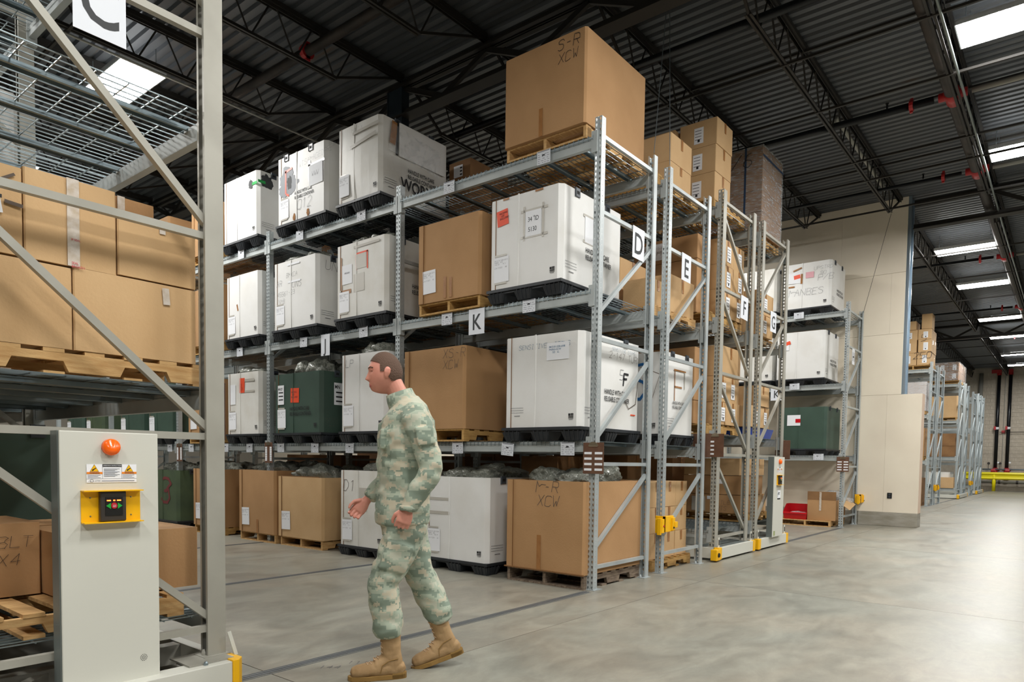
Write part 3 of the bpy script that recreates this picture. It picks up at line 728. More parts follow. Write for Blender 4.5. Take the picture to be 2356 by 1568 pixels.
def dashes(parent,face,org,u,v,wd,mt='pen'):
    def mk():
        mb=MB(); rnd=random.Random(5)
        for i in range(3):
            x=0
            while x<1: 
                l=rnd.uniform(.02,.06); mb.box(x,min(1,x+l),i*.14,i*.14+.022,0,.001); x+=l+.012
        mb.box(.3,.75,-.2,-.17,0,.001); return mb.mesh('printed_lines',mt)
    o=O('printed_lines',cached('dash'+mt,mk),parent); onface(o,face,org,u,v,.0066,wd); return o
def qrbox(parent,face,org,u,v,s=.06):
    o=O('printed_mark',cached('rfm',lambda: MB().box(0,.4,.55,.95,0,.001).box(.45,1,.75,.95,0,.001).box(.45,1,.55,.68,0,.001).box(0,1,.3,.45,0,.001).box(0,1,.1,.18,0,.001).box(.1,.9,-.08,-.02,0,.001).mesh('printed_mark','ink')),parent); onface(o,face,org,u,v,.0066,s)
def container(x0,y0,y1,z,h,label,wx=1.12,mt='white',seed=0,sheet=None,lat='-y',opened=True,group=None,base=True,hand='-y',bh=.135,dash='-y',bulge=.006):
    """x0,y0,y1: footprint of the sleeve; z: deck level"""
    wy=y1-y0; cx=x0+wx/2; cy=(y0+y1)/2
    t=T('bulk_container',label,'container',(cx,cy,z),0,group)
    if base: O('pallet_base',cached(('pbase',round(wx,2),round(wy,2)),lambda: plastic_base(wx+.03,wy+.03,bh)),t)
    s=O('sleeve',sleeve_mesh(wx,wy,h,.045,mt,opened,bulge,seed=seed),t,(0,0,bh))
    om=(-wx/2-bulge*.2,wy/2,0); oy=(-wx/2,-wy/2-bulge*.2,0)
    org={'-x':om,'-y':oy}
    b=bulge*.95
    O('seam_rib',cached(('rib',round(h,2),mt),lambda: MB().box(-.006,.0,-.008,.008,0,h).mesh('seam_rib',mt)),s,(-wx/2-b*.75,wy/2-.43*wy,0))
    O('seam_gap',cached(('gap',round(h,2)),lambda: MB().box(-.003,.0,-.004,.004,0,h).mesh('seam_gap','crease')),s,(-wx/2-b*.35,wy/2-.085*wy-.02,0))
    fw=wy if lat=='-x' else wx
    for u in (.2*fw+.03,.72*fw): latch(s,lat,org[lat],u,h-.012)
    dm='pen' if mt.startswith('white') else 'film_dark'
    if dash: dashes(s,dash,org[dash],.06,.13,.2,dm)
    if hand: write(s,hand,org[hand],(wy if hand=='-x' else wx)*.36,.40*h-.02+.0,HANDLE,.072,'ink' if mt.startswith('white') else 'dark',.012,.66,.004+b)
    if dash=='-y': qrbox(s,'-x',om,wy*.86,.07)
    if sheet is not None: stock_sheet(s,'-x',om,.09*wy,.07,sheet,.2,.26,0.01,n=.0068 if bulge<.01 else .02); tape(s,'-x',om,.1*wy,.335,.16,.02); tape(s,'-x',om,.1*wy,.05,.16,.02)
    t['_s']=0; del t['_s']; t_s=s
    return t,s,org,b
def gaylord(x0,y0,y1,z,h,label,wx=1.12,mt='brown',seed=0,pallet=None,ph=.13,sheet=None,opened=True,bulge=.005,c=.03,flap=True,group=None):
    wy=y1-y0; cx=x0+wx/2; cy=(y0+y1)/2
    if pallet: wood_pallet((cx+.01,cy,z),pallet[0],1.1,round(min(1.0,wy*.98),2),pallet[1],ph,'wooden pallets')
    z+=ph
    t=T('cardboard_box',label,'box',(cx,cy,z),0,group)
    s=O('box_body',sleeve_mesh(wx,wy,h,c,mt,opened,bulge,seed=seed),t)
    om=(-wx/2-bulge*.2,wy/2,0); oy=(-wx/2,-wy/2-bulge*.2,0)
    if flap:
        O('joint_flap',MB().box(-.006,0,-.035,.035,0,h).mesh('joint_flap',mt),s,(-wx/2-bulge*.25,wy/2-.04-.02,0)); O('flap_edge',MB().box(-.008,0,-.003,.003,0,h).mesh('flap_edge','crease'),s,(-wx/2-bulge*.3,wy/2-.10,0))
    if sheet is not None: stock_sheet(s,'-x',om,.1*wy,.1,sheet,.21,.26,.03)
    return t,s,{'-x':om,'-y':oy},bulge*.95
rb=random.Random(3)
def bagmesh(k):
    b=bmesh.new(); bmesh.ops.create_icosphere(b,subdivisions=4,radius=1); rnd=Vector((k*3.1,k*1.7,k))
    for v in b.verts:
        p=v.co.copy(); d=noise.noise(p*1.3+rnd)*.35+noise.noise(p*3.1+rnd)*.22+abs(noise.noise(p*6+rnd))*.16
        q=p*(1+d); q.z*=.5; q.z=max(q.z,-.3); v.co=q
    me=bpy.data.meshes.new('bundle'); b.to_mesh(me); b.free(); me.materials.append(M['bag']); me.shade_smooth(); return me
BM=[bagmesh(k) for k in range(5)]
def bags(cx,cy,z,wx,wy,where,n=4,hmax=.1):
    pos=[(-.2,.2),(-.2,-.18),(.1,.02),(.2,-.2),(.22,.22),(-.22,.02)][:n]
    nm=['front left','front right','middle','back right','back left','front middle']
    for i,(a,b) in enumerate(pos):
        o=O('garment_bundle',BM[rb.randrange(5)],None,(cx+a*wx,cy+b*wy,z+rb.uniform(0,.03)),rb.uniform(0,6))
        s=rb.uniform(.17,.21); o.scale=(s*1.1,s*.9,hmax/.5*rb.uniform(.75,1.1))
        tag(o,'bagged garments, %s in %s'%(nm[i],where),'clothing','bagged garments')

XD=5.6
# ---- rack D, floor
t,s,g,b=gaylord(XD,3.70,4.69,.0,.915,'large tan carton on the floor marked M-R XCW',sheet=None,seed=1,pallet=('old weathered pallet under the floor carton marked M-R','woodd'),ph=.145,wx=1.13,bulge=.005,c=.02)
scrawl(s,'-x',g['-x'],.40,.80,'M-R','x' and .11,'pencil',.3,4,.012); scrawl(s,'-x',g['-x'],.42,.66,'XCW',.105,'pencil',.3,5,.012)
tape(s,'-x',g['-x'],.42,.0,.05,.36,'tape'); 
O('bottom_skirt',MB().box(-.02,0,-.5,.5,0,.012).mesh('bottom_skirt','crease'),s,(-.56,0,-.002))
bags(6.15,4.2,1.06,1.1,.95,'the M-R floor carton',4,.12)
t,s,g,b=container(XD,4.95,5.95,0,.93,'white container on the floor left of the M-R carton',sheet=1,seed=2,mt='white',hand='-y')
tape(s,'-x',g['-x'],.12,.66,.30,.03); tape(s,'-x',g['-x'],.12,.5,.32,.035); bags(6.15,5.45,1.06,1.1,.95,'the white floor container beside the M-R carton',4,.12)
t,s,g,b=container(XD,6.63,7.54,0,.965,'white container on the floor behind the walking soldier',sheet=0,seed=3,mt='white2')
scrawl(s,'-x',g['-x'],.1,.70,'D1',.14,'pencil',.3,6); tape(s,'-x',g['-x'],.42,.45,.16,.3,'gtape'); bags(6.15,7.1,1.09,1.0,.85,'the white floor container behind the soldier',3,.08)
t,s,g,b=gaylord(XD+.02,7.92,8.99,0,.855,'tan carton with a torn rim on the floor, second bay',sheet=0,seed=4,pallet=('worn pallet with purple-stained ends under the torn-rimmed carton','wood'),mt='brown2')
bags(6.15,8.45,.97,1.1,.95,'the torn-rimmed floor carton',5,.15)
O('torn_rim',MB().box(-.004,.002,-.45,.45,-.02,.012).mesh('torn_rim','crease'),s,(-.555,0,.855))
t,s,g,b=gaylord(XD,9.02+.02,10.02,0,.93,'tall brown carton on the floor behind the third upright',sheet=1,seed=5,pallet=('clean pine pallet beside the foot of the third upright','wood'))
tape(s,'-x',g['-x'],.5,.0,.05,.2,'tape'); bags(6.15,9.5,1.05,1.1,.95,'the tall brown floor carton',5,.13)
t,s,g,b=gaylord(XD,10.52,11.45,0,.92,'brown floor carton partly hidden by the big left post',sheet=1,seed=6,pallet=('golden pallet under the carton half hidden by the left post','woody')); bags(6.15,11,1.03,1.1,.95,'the floor carton behind the left post',5,.12)
t,s,g,b=container(XD,12.0,12.95,0,.87,'olive container on the floor sprayed with a red 3',mt='dgreen',sheet=None,seed=7,hand=None,dash=None)
scrawl(s,'-x',g['-x'],.38,.3,'3',.42,'redpaint',.7,9,.014,name='sprayed_number'); bags(6.15,12.45,1.0,1.1,.95,'the olive floor container marked 3',5,.13)
# ---- shelf 1
z=1.462
t,s,g,b=container(XD,3.77,4.74,z,.925,'white container on the lowest shelf marked SENSITIVE ITEMS',seed=8,wx=1.15,mt='white',hand='-y',opened=False)
scrawl(s,'-x',g['-x'],.2,.79,'SENSITIVE  ITEMS',.045,'bluetext',.35,10)
p=decal('paper_label',s,'-x',g['-x'],.56,.66,.27,.17,'paper',.014,-.0); 
write(p,'-x',(0,0,0),0,0,'8415-01-538-6308\nPARKA ECW\n      SZ:   LL',.026,'bluetext',.01,1).matrix_basis=Matrix.Translation((.03,.12,.002))@Matrix.Scale(.026,4)
scrawl(s,'-y',g['-y'],.5,.72,'2-147 TURN-IN',.07,'pencil',.3,11,.014); scrawl(s,'-y',g['-y'],.55,.8,'SENSITIVE ITEMS',.035,'bluetext',.3,12,.014); scrawl(s,'-y',g['-y'],.62,.52,'(5,',.1,'pen',.25,13,.014)
scrawl(s,'-y',g['-y'],.82,.22,'J7',.46,'pencil',.12,14,.015); scrawl(s,'-y',g['-y'],.78,.47,'F',.12,'ink',1.1,15,.016)
tape(s,'-y',g['-y'],.95,.16,.1,.012,'orange'); dashes(s,'-x',g['-x'],.1,.15,.17)
O('edge_wear',MB().box(-.003,.0,-.006,.006,.1,.915).mesh('edge_wear','tape'),s,(-.53,-.468,0))
t,s,g,b=gaylord(XD,5.31,6.30,z,.915,'brown carton on the lowest shelf marked XS-R XCW',seed=9,pallet=('pine pallet on the lowest shelf under the XS-R carton','woody'),opened=False,wx=1.1,ph=.14)
scrawl(s,'-x',g['-x'],.66,.79,'XS-R',.10,'pencil',.25,16,.013); scrawl(s,'-x',g['-x'],.66,.67,'XCW',.095,'pencil',.25,17,.013)
t,s,g,b=container(XD,6.62,7.52,z,.975,'white container on the lowest shelf behind the soldier\'s head',sheet=0,seed=10,mt='white')
scrawl(s,'-x',g['-x'],.12,.82,'LP',.09,'pen',.25,18); bags(6.1,7.05,2.56,1.0,.85,'the shelf container behind the soldier\'s head',3,.16)
t,s,g,b=container(XD,7.93,9.05,z,.825,'dark green container heaped with clear-bagged garments, lowest shelf',mt='green',sheet=0,seed=11,hand='-x')
decal('orange_label',s,'-x',g['-x'],.42,.42,.2,.2,'orange',.014,-.03); write(s,'-x',g['-x'],.44,.55,'PACKING\n   LIST\nENCLOSED',.034,'redpaint',.01,.9,.017)
p=decal('paper_label',s,'-x',g['-x'],.11,.4,.15,.27,'paper',.014,.0); write(s,'-x',g['-x'],.12,.6,'MNCIF',.05,'ink',.02,.7,.017,0); 
for k in range(3): decal('redacted_line',s,'-x',g['-x'],.13,.56-k*.05,.11,.016,'ink',.017)
p=decal('paper_label',s,'-y',g['-y'],.2,.38,.16,.3,'paper',.014); write(s,'-y',g['-y'],.21,.6,'MN',.07,'ink',.02,.8,.017)
for k in range(3): decal('redacted_line',s,'-y',g['-y'],.23,.54-k*.06,.12,.02,'ink',.017)
bags(6.1,8.5,2.42,1.0,1.0,'the dark green shelf container',5,.2)
t,s,g,b=container(XD,9.42,10.36,z,.92,'white container with an orange label on the lowest shelf, far left',sheet=2,seed=12,mt='white2')
decal('orange_label',s,'-x',g['-x'],.38,.62,.15,.22,'orange',.014,-.02); write(s,'-x',g['-x'],.45,.64,'PACKING\n  LIST',.03,'redpaint',.01,.9,.017,1.57); tape(s,'-x',g['-x'],.5,.78,.3,.04); tape(s,'-x',g['-x'],.5,.62,.3,.03,'gtape'); decal('paper_label',s,'-x',g['-x'],.12,.45,.15,.3,'paper',.013)
bags(6.1,9.9,2.5,1.0,.9,'the orange-labelled shelf container far left',4,.1)
t,s,g,b=gaylord(XD,10.72,11.6,z,.9,'brown carton on the lowest shelf just left of the big grey post',sheet=1,seed=13,pallet=('golden pallet on the lowest shelf left of the big grey post','woody'),opened=False)
for (a,c,l,mt,sh) in ((12.25,13.1,'first dark green container seen through the big left rack','green',0),(13.35,14.3,'second dark green container, with a dark pouch, through the left rack','green',1),(15.1,15.95,'third green container far back through the left rack','dgreen',0),(16.1,17.0,'farthest green container through the left rack','green',2)):
    t,s,g,b=container(XD,a,c,z,.9,l,mt=mt,sheet=sh,seed=int(a*3),hand=None,dash=None)
    if sh==1: decal('document_pouch',s,'-x',g['-x'],.28,.45,.3,.22,'film_dark',.014)
# ---- shelf 2
z=2.912
t,s,g,b=container(XD,4.03,4.975,z,.925,'white container on the middle shelf with sheet 34th ID 5130',sheet=0,seed=20,wx=1.15,mt='white',opened=False)
decal('orange_label',s,'-x',g['-x'],.13,.64,.15,.16,'orange',.014,.12); write(s,'-x',g['-x'],.155,.76,'PACKING\n   LIST\nENCLOSED',.027,'ink',.012,.9,.018,.12)
for k,(u,v,ww,hh) in enumerate(((.44,.72,.34,.025),(.44,.46,.34,.025),(.47,.44,.025,.34),(.71,.44,.025,.34))): tape(s,'-x',g['-x'],u,v,ww,hh)
decal('paper_label',s,'-x',g['-x'],.50,.475,.2,.25,'paper',.014); write(s,'-x',g['-x'],.53,.62,'34  ID',.065,'ink',.0,.85,.018); write(s,'-x',g['-x'],.6,.655,'th',.03,'ink',.0,.9,.018); write(s,'-x',g['-x'],.535,.52,'5130',.065,'ink',.0,.85,.018)
for (u,v,l) in ((.2,.9,.08),(.62,.9,.1)): decal('torn_patch',s,'-x',g['-x'],u,v,l,.018,'tape',.013,.03)
decal('paper_label',s,'-y',g['-y'],.40,.45,.16,.26,'paper',.014); tape(s,'-y',g['-y'],.37,.7,.24,.03); tape(s,'-y',g['-y'],.37,.44,.2,.03)
t,s,g,b=gaylord(XD,5.10,6.07,z,.885,'brown carton on the middle shelf with a white stock sheet',sheet=0,seed=21,pallet=('pine pallet on the middle shelf under the brown carton','woody'),opened=False)
tape(s,'-x',g['-x'],.43,.02,.04,.24,'tape'); tape(s,'-x',g['-x'],.52,.02,.04,.22,'tape')
t,s,g,b=container(XD,6.62,7.62,z,.92,'white container with red-framed torn labels, middle shelf',sheet=0,seed=22,mt='white2')
for (u,v,ww,hh,m_) in ((.42,.76,.24,.02,'orange'),(.42,.56,.02,.2,'orange'),(.64,.56,.02,.22,'orange'),(.44,.58,.19,.18,'gtape'),(.38,.3,.21,.22,'gtape'),(.13,.22,.02,.55,'tape'),(.13,.3,.2,.05,'tape'),(.15,.42,.2,.24,'paper'),(.38,.84,.5,.03,'gtape'),(.15,.2,.07,.12,'tape')): decal('label_remnant',s,'-x',g['-x'],u,v,ww,hh,m_,.013,.02)
write(s,'-x',g['-x'],.19,.55,'1485-6031',.03,'pen',0,.9,.018); bags(6.1,7.1,3.96,1,.9,'the red-framed container on the middle shelf',3,.12)
t,s,g,b=container(XD,8.02,9.07,z,.93,'white container with pen marks BMXCA UNS, middle shelf',sheet=0,seed=23,mt='white')
scrawl(s,'-x',g['-x'],.34,.70,'BMXCA',.06,'ink',.25,20,.014); scrawl(s,'-x',g['-x'],.48,.55,'UNS',.085,'pen',.22,21,.014); scrawl(s,'-x',g['-x'],.1,.6,'AR)',.08,'pen',.25,22,.014); scrawl(s,'-x',g['-x'],.12,.46,'45561-23',.06,'ink',.25,23,.014); scrawl(s,'-x',g['-x'],.15,.36,'NMB',.06,'pen',.22,24,.014)
scrawl(s,'-y',g['-y'],.12,.74,'UNS',.12,'ink',.2,25,.014); scrawl(s,'-y',g['-y'],.4,.55,'B',.12,'ink',.2,26,.014); tape(s,'-x',g['-x'],.38,.62,.3,.025,'paper'); tape(s,'-x',g['-x'],.36,.86,.3,.025,'paper')
bags(6.1,8.55,3.98,1,1.0,'the BMXCA container on the middle shelf',5,.1)
t,s,g,b=container(XD,9.43,10.37,z,.93,'plain white container on the middle shelf, leftmost visible',sheet=2,seed=24,mt='white')
decal('label_remnant',s,'-x',g['-x'],.35,.4,.03,.1,'tape',.013,.3)
gaylord(XD+.03,10.55,11.5,z,.9,'brown carton on the middle shelf at the edge of the big post',seed=25,pallet=('pallet on the middle shelf at the edge of the big post','woody'),opened=False)
# ---- top shelf
z=4.357
t,s,g,b=gaylord(XD+.02,3.79,4.80,z,.885,'huge tan carton on the top shelf marked S-R XCW',seed=30,pallet=('pine pallet on the top shelf under the S-R carton','wood'),opened=False,wx=1.16,mt='brown',c=.02,flap=False)
scrawl(s,'-x',g['-x'],.68,.75,'S-R',.10,'ink',.3,30,.012); scrawl(s,'-x',g['-x'],.69,.63,'XCW',.09,'ink',.3,31,.012); tape(s,'-x',g['-x'],.46,.0,.045,.27,'tape')
t,s,g,b=container(XD,6.745,7.59,z,.925,'bulging white container stencilled WORX at the top',seed=31,wx=1.16,mt='white2',sheet=0,bulge=.022)
write(s,'-y',g['-y'],.3,.12,'WORX',.2,'ink',.02,.85,.03); tape(s,'-x',g['-x'],.3,.62,.5,.04,'gtape',.14); tape(s,'-x',g['-x'],.35,.78,.5,.035,'gtape',.05)
decal('torn_corner',s,'-y',g['-y'],.12,.62,.09,.28,'tape',.024,-.15); decal('torn_gap',s,'-y',g['-y'],.22,.5,.035,.42,'dark',.024,-.05)
decal('repair_panel',s,'-y',g['-y'],.27,.5,.78,.4,'white',.026,0,.006); decal('plastic_film',s,'-y',g['-y'],.1,.52,.85,.34,'thinfilm',.036,-.1)
scrawl(s,'-x',g['-x'],.33,.82,'MONT X',.04,'pen',.2,32,.026); bags(6.15,7.15,5.4,1.0,.8,'the WORX container on the top shelf',4,.09)
t,s,g,b=container(XD,7.83,8.97,z,.91,'white container with grey spray patch and number 012',seed=32,mt='white',sheet=2,lat='-x',hand=None,dash=None)
write(s,'-x',g['-x'],.44,.345,HANDLE,.062,'ink',.012,.68,.0124); scrawl(s,'-x',g['-x'],.5,.13,'012',.13,'pen',.2,33,.016)
def blob(name,parent,face,org,u,v,r,mt,seed,sx=1,n=.012):
    rnd=random.Random(seed); pts=[(0,0,0)]; k=22
    for i in range(k):
        a=2*PI*i/k; rr=r*(1+rnd.uniform(-.22,.22)); pts.append((math.cos(a)*rr*sx,math.sin(a)*rr,0))
    o=O(name,MB().add(pts,[(0,i+1,(i+1)%k+1) for i in range(k)]).mesh(name,mt,fix=False),parent); onface(o,face,org,u,v,n); return o
M['greyspray']=mat('grey_spray','#85898f',.6); M['darkspray']=mat('black_spray','#3a3c3e',.7)
blob('spray_patch',s,'-x',g['-x'],.25,.6,.17,'greyspray',1,.9,.0125); blob('spray_patch',s,'-x',g['-x'],.38,.5,.11,'greyspray',2,1.3,.013); blob('spray_patch',s,'-x',g['-x'],.19,.47,.11,'greyspray',3,1,.0135)
for a in ((.22,.40,.03,.32,0),(.22,.68,.17,.03,.15),(.24,.38,.07,.03,-.4)): decal('red_tape_remnant',s,'-x',g['-x'],a[0],a[1],a[2],a[3],'orange',.016,a[4])
blob('dark_patch',s,'-x',g['-x'],.32,.53,.09,'darkspray',5,.6,.0155)
decal('paper_label',s,'-x',g['-x'],.78,.38,.3,.27,'paper',.014,.02); tape(s,'-x',g['-x'],.76,.64,.36,.03,'gtape',.02); tape(s,'-x',g['-x'],.76,.36,.05,.36,'gtape'); scrawl(s,'-x',g['-x'],.84,.5,'WWW',.06,'pen',.25,35,.018)
scrawl(s,'-x',g['-x'],.55,.68,'WTSAMAGEDPREP',.07,'pen',.18,34,.017,.08)
for u in (.43,.75): blob('torn_patch',s,'-x',g['-x'],u,.05,.05,'tape',int(u*100),.6,.013)
bags(6.1,8.3,5.37,.9,.9,'the 012 container on the top shelf',3,.1)
t,s,g,b=container(XD,9.46,10.44,z,.92,'bright white container with black spray and green tape',seed=33,mt='white',sheet=None)
blob('black_spray',s,'-x',g['-x'],.8,.74,.07,'darkspray',8,.8,.013); blob('black_spray',s,'-y',g['-y'],.14,.78,.1,'darkspray',9,1,.014)
tape(s,'-x',g['-x'],.84,.72,.13,.04,mat('green_tape','#1f9e4a',.4)); tape(s,'-y',g['-y'],.0,.74,.12,.04,M['green_tape'] if 'green_tape' in M else bpy.data.materials['green_tape'])
bags(6.1,9.9,5.4,.9,.8,'the black-sprayed container on the top shelf',3,.1)
gaylord(XD+.03,10.56,11.5,z,.72,'brown carton on the top shelf beside the big grey post',seed=34,pallet=('pallet on the top shelf beside the big grey post','woody'),opened=False)
gaylord(XD+.03,12.3,13.2,z,.85,'far brown carton on the top shelf behind the left frame',seed=35,pallet=('pallet far down the top shelf behind the left frame','wood'),opened=False)

# ------------------------------------------------------------------ cartons on the lettered racks behind
def carton(x0,x1,y0,y1,z0,z1,label,mt='brown2',seed=0,lab=None,tp=True,group='brown cartons'):
    wx,wy,h=round(x1-x0,3),round(y1-y0,3),round(z1-z0,3)
    t=T('carton',label,'box',((x0+x1)/2,(y0+y1)/2,z0),0,group)
    s=O('carton_body',cached(('ct',wx,wy,h,mt),lambda: sleeve_mesh(wx,wy,h-.003,.006,mt,False,.004)),t)
    g={'-x':(-wx/2-.003,wy/2,0),'-y':(-wx/2,-wy/2-.003,0)}
    if tp: decal('tape_strip',s,'-y',g['-y'],wx/2-.025,h*.6,.05,h*.39,'tape',.003)
    if lab: 
        f=lab; p=decal('paper_label',s,f,g[f],(wy if f=='-x' else wx)*.4,h*.15,min(.13,h*.4),h*.6,'paper',.004)
        for k in range(4): 
            q=O('printed_lines',cached('pl',lambda: MB().box(0,.09,0,.006,0,.001).mesh('printed_lines','ink')),p); q.location=(.012,h*.48-k*h*.11,.0015)
        q=O('printed_mark',cached('pm',lambda: MB().box(0,.03,0,.03,0,.001).mesh('printed_mark','ink')),p); q.location=(.05,h*.06,.0015)
    return t,s,g
LAY=['bottom','second','third','top']
def stack(xs,ys,zs,where,mt='brown2',lab=None,j=.012,seed=1,skip=()):
    rnd=random.Random(seed); out=[]
    for k,(z0,z1) in enumerate(zip(zs,zs[1:])):
        for i,(a,b) in enumerate(zip(xs,xs[1:])):
            for q,(c,d) in enumerate(zip(ys,ys[1:])):
                if (k,i,q) in skip: continue
                dx,dy=rnd.uniform(-j,j),rnd.uniform(-j,j)
                col='' if len(xs)==2 else (' left' if i==0 else ' right' if i==len(xs)-2 else ' middle')
                row='' if len(ys)==2 else (' near' if q==0 else ' rear' if q==len(ys)-2 else ' centre')
                lay=LAY[k] if k<len(zs)-2 or len(zs)==2 else 'top'
                if len(zs)==2: lay='single'
                out.append(carton(a+.004+dx,b-.004+dx,c+.004+dy,d-.004+dy,z0,z1,'brown carton, %s layer%s%s, %s'%(lay,col,row,where),mt,lab=lab if q==0 or lab=='-x' else None))
    return out
P=wood_pallet; G_='wooden pallets'
# E
P((7.62,4.35,4.357),'golden pallet on the top shelf of frame E',1.05,1.12,'woody',.13,G_)
stack([7.41,7.97],[3.80,4.36,4.92],[4.49,4.745,5.065],'top shelf of rack E',j=.004)
P((7.6,7.2,4.357),'pallet on rack E behind the WORX container',1.05,1.0,'wood',.13,G_)
t,s,g=carton(7.1,7.9,6.66,7.07,4.49,5.39,'dark brown carton with a printed sheet, seen behind the WORX container','brown3',tp=False)
decal('paper_label',s,'-x',g['-x'],.10,.68,.17,.16,'paper',.004)
for k in range(3): decal('printed_lines',s,'-x',g['-x'],.22,.70+k*.045,.04,.02,'ink',.006)
stack([7.1,7.7],[5.2,5.75,6.3],[4.49,4.85],'top shelf of rack E, behind the S-R carton','brown3')
P((7.62,4.35,2.912),'pallet with a green strap mark on the middle shelf of rack E',1.08,1.12,'wood',.125,G_)
stack([7.50,8.16],[3.80,4.21],[3.04,3.475],'middle shelf of rack E, at the sign','brown2')
stack([7.12,7.48],[3.85,4.22],[3.04,3.36],'middle shelf of rack E, by the near post','brown2')
stack([7.12,7.75],[4.28,4.85],[3.04,3.36,3.66],'middle shelf of rack E, further in','brown2')
container(7.385,3.80,4.95,1.462,.96,'white container on the lowest shelf of rack E with blue spray','.82' and .8,seed=50,mt='white',sheet=None,hand=None)
o=[x for x in bpy.data.objects if x.name.startswith('bulk_container') and x.get('label','').startswith('white container on the lowest shelf of rack E')][0]; s=[c for c in o.children if c.name.startswith('sleeve')][0]
write(s,'-y',(-.4,-.58,0),.2,.36,HANDLE,.052,'ink',.012,.62,.016)
scrawl(s,'-x',(-.405,.575,0),.65,.42,'S',.40,'bluepaint',.5,60,.014,name='sprayed_letter'); scrawl(s,'-x',(-.405,.575,0),.2,.42,'O',.42,'bluepaint',.5,61,.014,name='sprayed_letter')
for (u,v,a,b) in ((.22,.76,.32,.018),(.24,.56,.2,.02),(.5,.56,.02,.2),(.24,.4,.015,.36)): decal('tape_outline',s,'-y',(-.4,-.58,0),u,v,a,b,'gtape' if u>.25 else 'tape',.012)
container(7.1,5.2,6.2,1.462,.9,'white container behind the XS-R carton on rack E',1.05,seed=51,mt='white2',hand=None)
P((7.64,4.3,0),'fresh pine pallet on the floor under the small cartons of rack E',1.02,1.05,'woody',.125,G_)
stack([7.13,7.46,7.80,8.12],[3.82,4.3,4.8],[.126,.43,.735,1.035],'floor stack of rack E','brown2',seed=4,j=.004)
stack([7.1,7.6,8.1],[5.1,5.7],[.0,.65,1.32],'floor of rack E behind the M-R carton','brown3',seed=5)
stack([7.1,7.7],[6.7,7.4,8.1],[.0,.65,1.31],'floor of rack E, second bay','brown3',seed=6)
for i,(y,z,m_) in enumerate(((8.6,2.912,'brown'),(7.0,2.912,'white2'),(7.0,1.462,'brown'),(8.3,1.462,'brown'),(9.7,1.462,'white2'),(9.7,4.357,'brown'),(5.15,2.912,'brown'))):
    gaylord(7.12,y,y+.95,z,.85,'dim brown carton deep inside rack E, %s'%['second bay, middle shelf','second bay, near end of middle shelf','second bay, lowest shelf','second bay, far end of lowest shelf','third bay, lowest shelf','third bay, top shelf','first bay, rear of middle shelf'][i],wx=1.03,mt='brown',seed=70+i,pallet=('pallet deep inside rack E, %s'%['middle shelf second bay','middle shelf near','lowest shelf second bay','lowest shelf far','lowest shelf third bay','top shelf third bay','middle shelf first bay'][i],'wood'),opened=False,flap=False)
# F
P((9.15,4.35,4.55),'golden pallet on the top shelf of rack F',1.1,1.1,'woody',.13,G_)
stack([8.68,9.2],[3.8,4.33],[4.685,5.045,5.39,5.73],'top of rack F','brown2','-x',j=.01,seed=8)
stack([8.62,9.15],[4.36,4.9],[4.685,5.045,5.39,5.69],'rear stack on top of rack F','brown2','-x',j=.01,seed=9)
P((9.2,4.4,3.095),'pale pallet on the middle shelf of rack F',1.1,1.15,'woody',.15,G_)
c=stack([8.95,9.35,9.74],[3.8,4.35,4.9],[3.25,3.60,3.93,4.265],'middle shelf of rack F','brown2','-y',seed=10,j=.006)
t,s,g=carton(8.62,8.93,4.0,4.95,3.25,3.95,'deep brown carton on the middle shelf of rack F, TOP MID sheet above','brown',tp=False)
t,s,g=carton(8.62,8.93,4.0,4.95,3.955,4.27,'brown carton with a big TOP MID sheet on rack F','brown',tp=False)
decal('paper_label',s,'-x',g['-x'],.1,.05,.42,.22,'paper',.004); scrawl(s,'-x',g['-x'],.16,.2,'8415-01-538-7764',.03,'pen',.4,62,.007); scrawl(s,'-x',g['-x'],.2,.12,'TOP MID',.045,'ink',.4,63,.007); scrawl(s,'-x',g['-x'],.25,.07,'SR',.03,'pen',.4,64,.007)
P((9.2,4.4,1.645),'pale pallet on the lowest shelf of rack F',1.1,1.15,'woody',.14,G_)
stack([9.0,9.72],[3.8,4.5],[2.45,2.86],'upper box, lowest shelf of rack F','brown2',seed=11)
stack([8.98,9.2,9.70],[3.8,4.4],[1.79,2.1,2.445],'lowest shelf of rack F','brown2','-y',seed=12,j=.01)
t,s,g=carton(8.62,8.95,4.0,4.9,2.1,2.80,'brown carton with a half-hidden MID sheet, lowest shelf of rack F','brown',tp=False); decal('paper_label',s,'-x',g['-x'],.08,.3,.4,.3,'paper',.004); scrawl(s,'-x',g['-x'],.14,.5,'-538-7764',.04,'pen',.4,65,.007); scrawl(s,'-x',g['-x'],.2,.4,'MID',.05,'ink',.4,66,.007)
carton(8.62,8.95,4.0,4.9,1.79,2.095,'brown carton under the half-hidden MID sheet, rack F','brown')
for i,(y,z) in enumerate(((5.1,3.095),(6.8,3.095),(6.8,1.645),(5.1,1.645),(8.0,3.095))):
    gaylord(8.62,y,y+1.0,z,.9,'dim carton deep inside rack F, %s'%['first bay middle','second bay middle','second bay lowest','first bay lowest','second bay far middle'][i],wx=1.05,seed=80+i,pallet=('pallet deep inside rack F, %s'%['first bay middle','second bay middle','second bay lowest','first bay lowest','second bay far middle'][i],'wood'),opened=False,flap=False)
stack([8.65,9.2],[5.0,5.7,6.3],[.4,.85,1.38],'floor of rack F, far end of first bay','brown3',seed=31)
stack([8.65,9.2],[6.7,7.5,8.3],[.4,.85,1.36],'floor of rack F, second bay','brown3',seed=32)
stack([7.1,7.7],[9.5,10.3,11.1],[.0,.65,1.31],'floor of rack E, third bay','brown3',seed=33)
stack([8.65,9.2],[9.5,10.3,11.1],[.4,.85,1.36],'floor of rack F, third bay','brown3',seed=34)
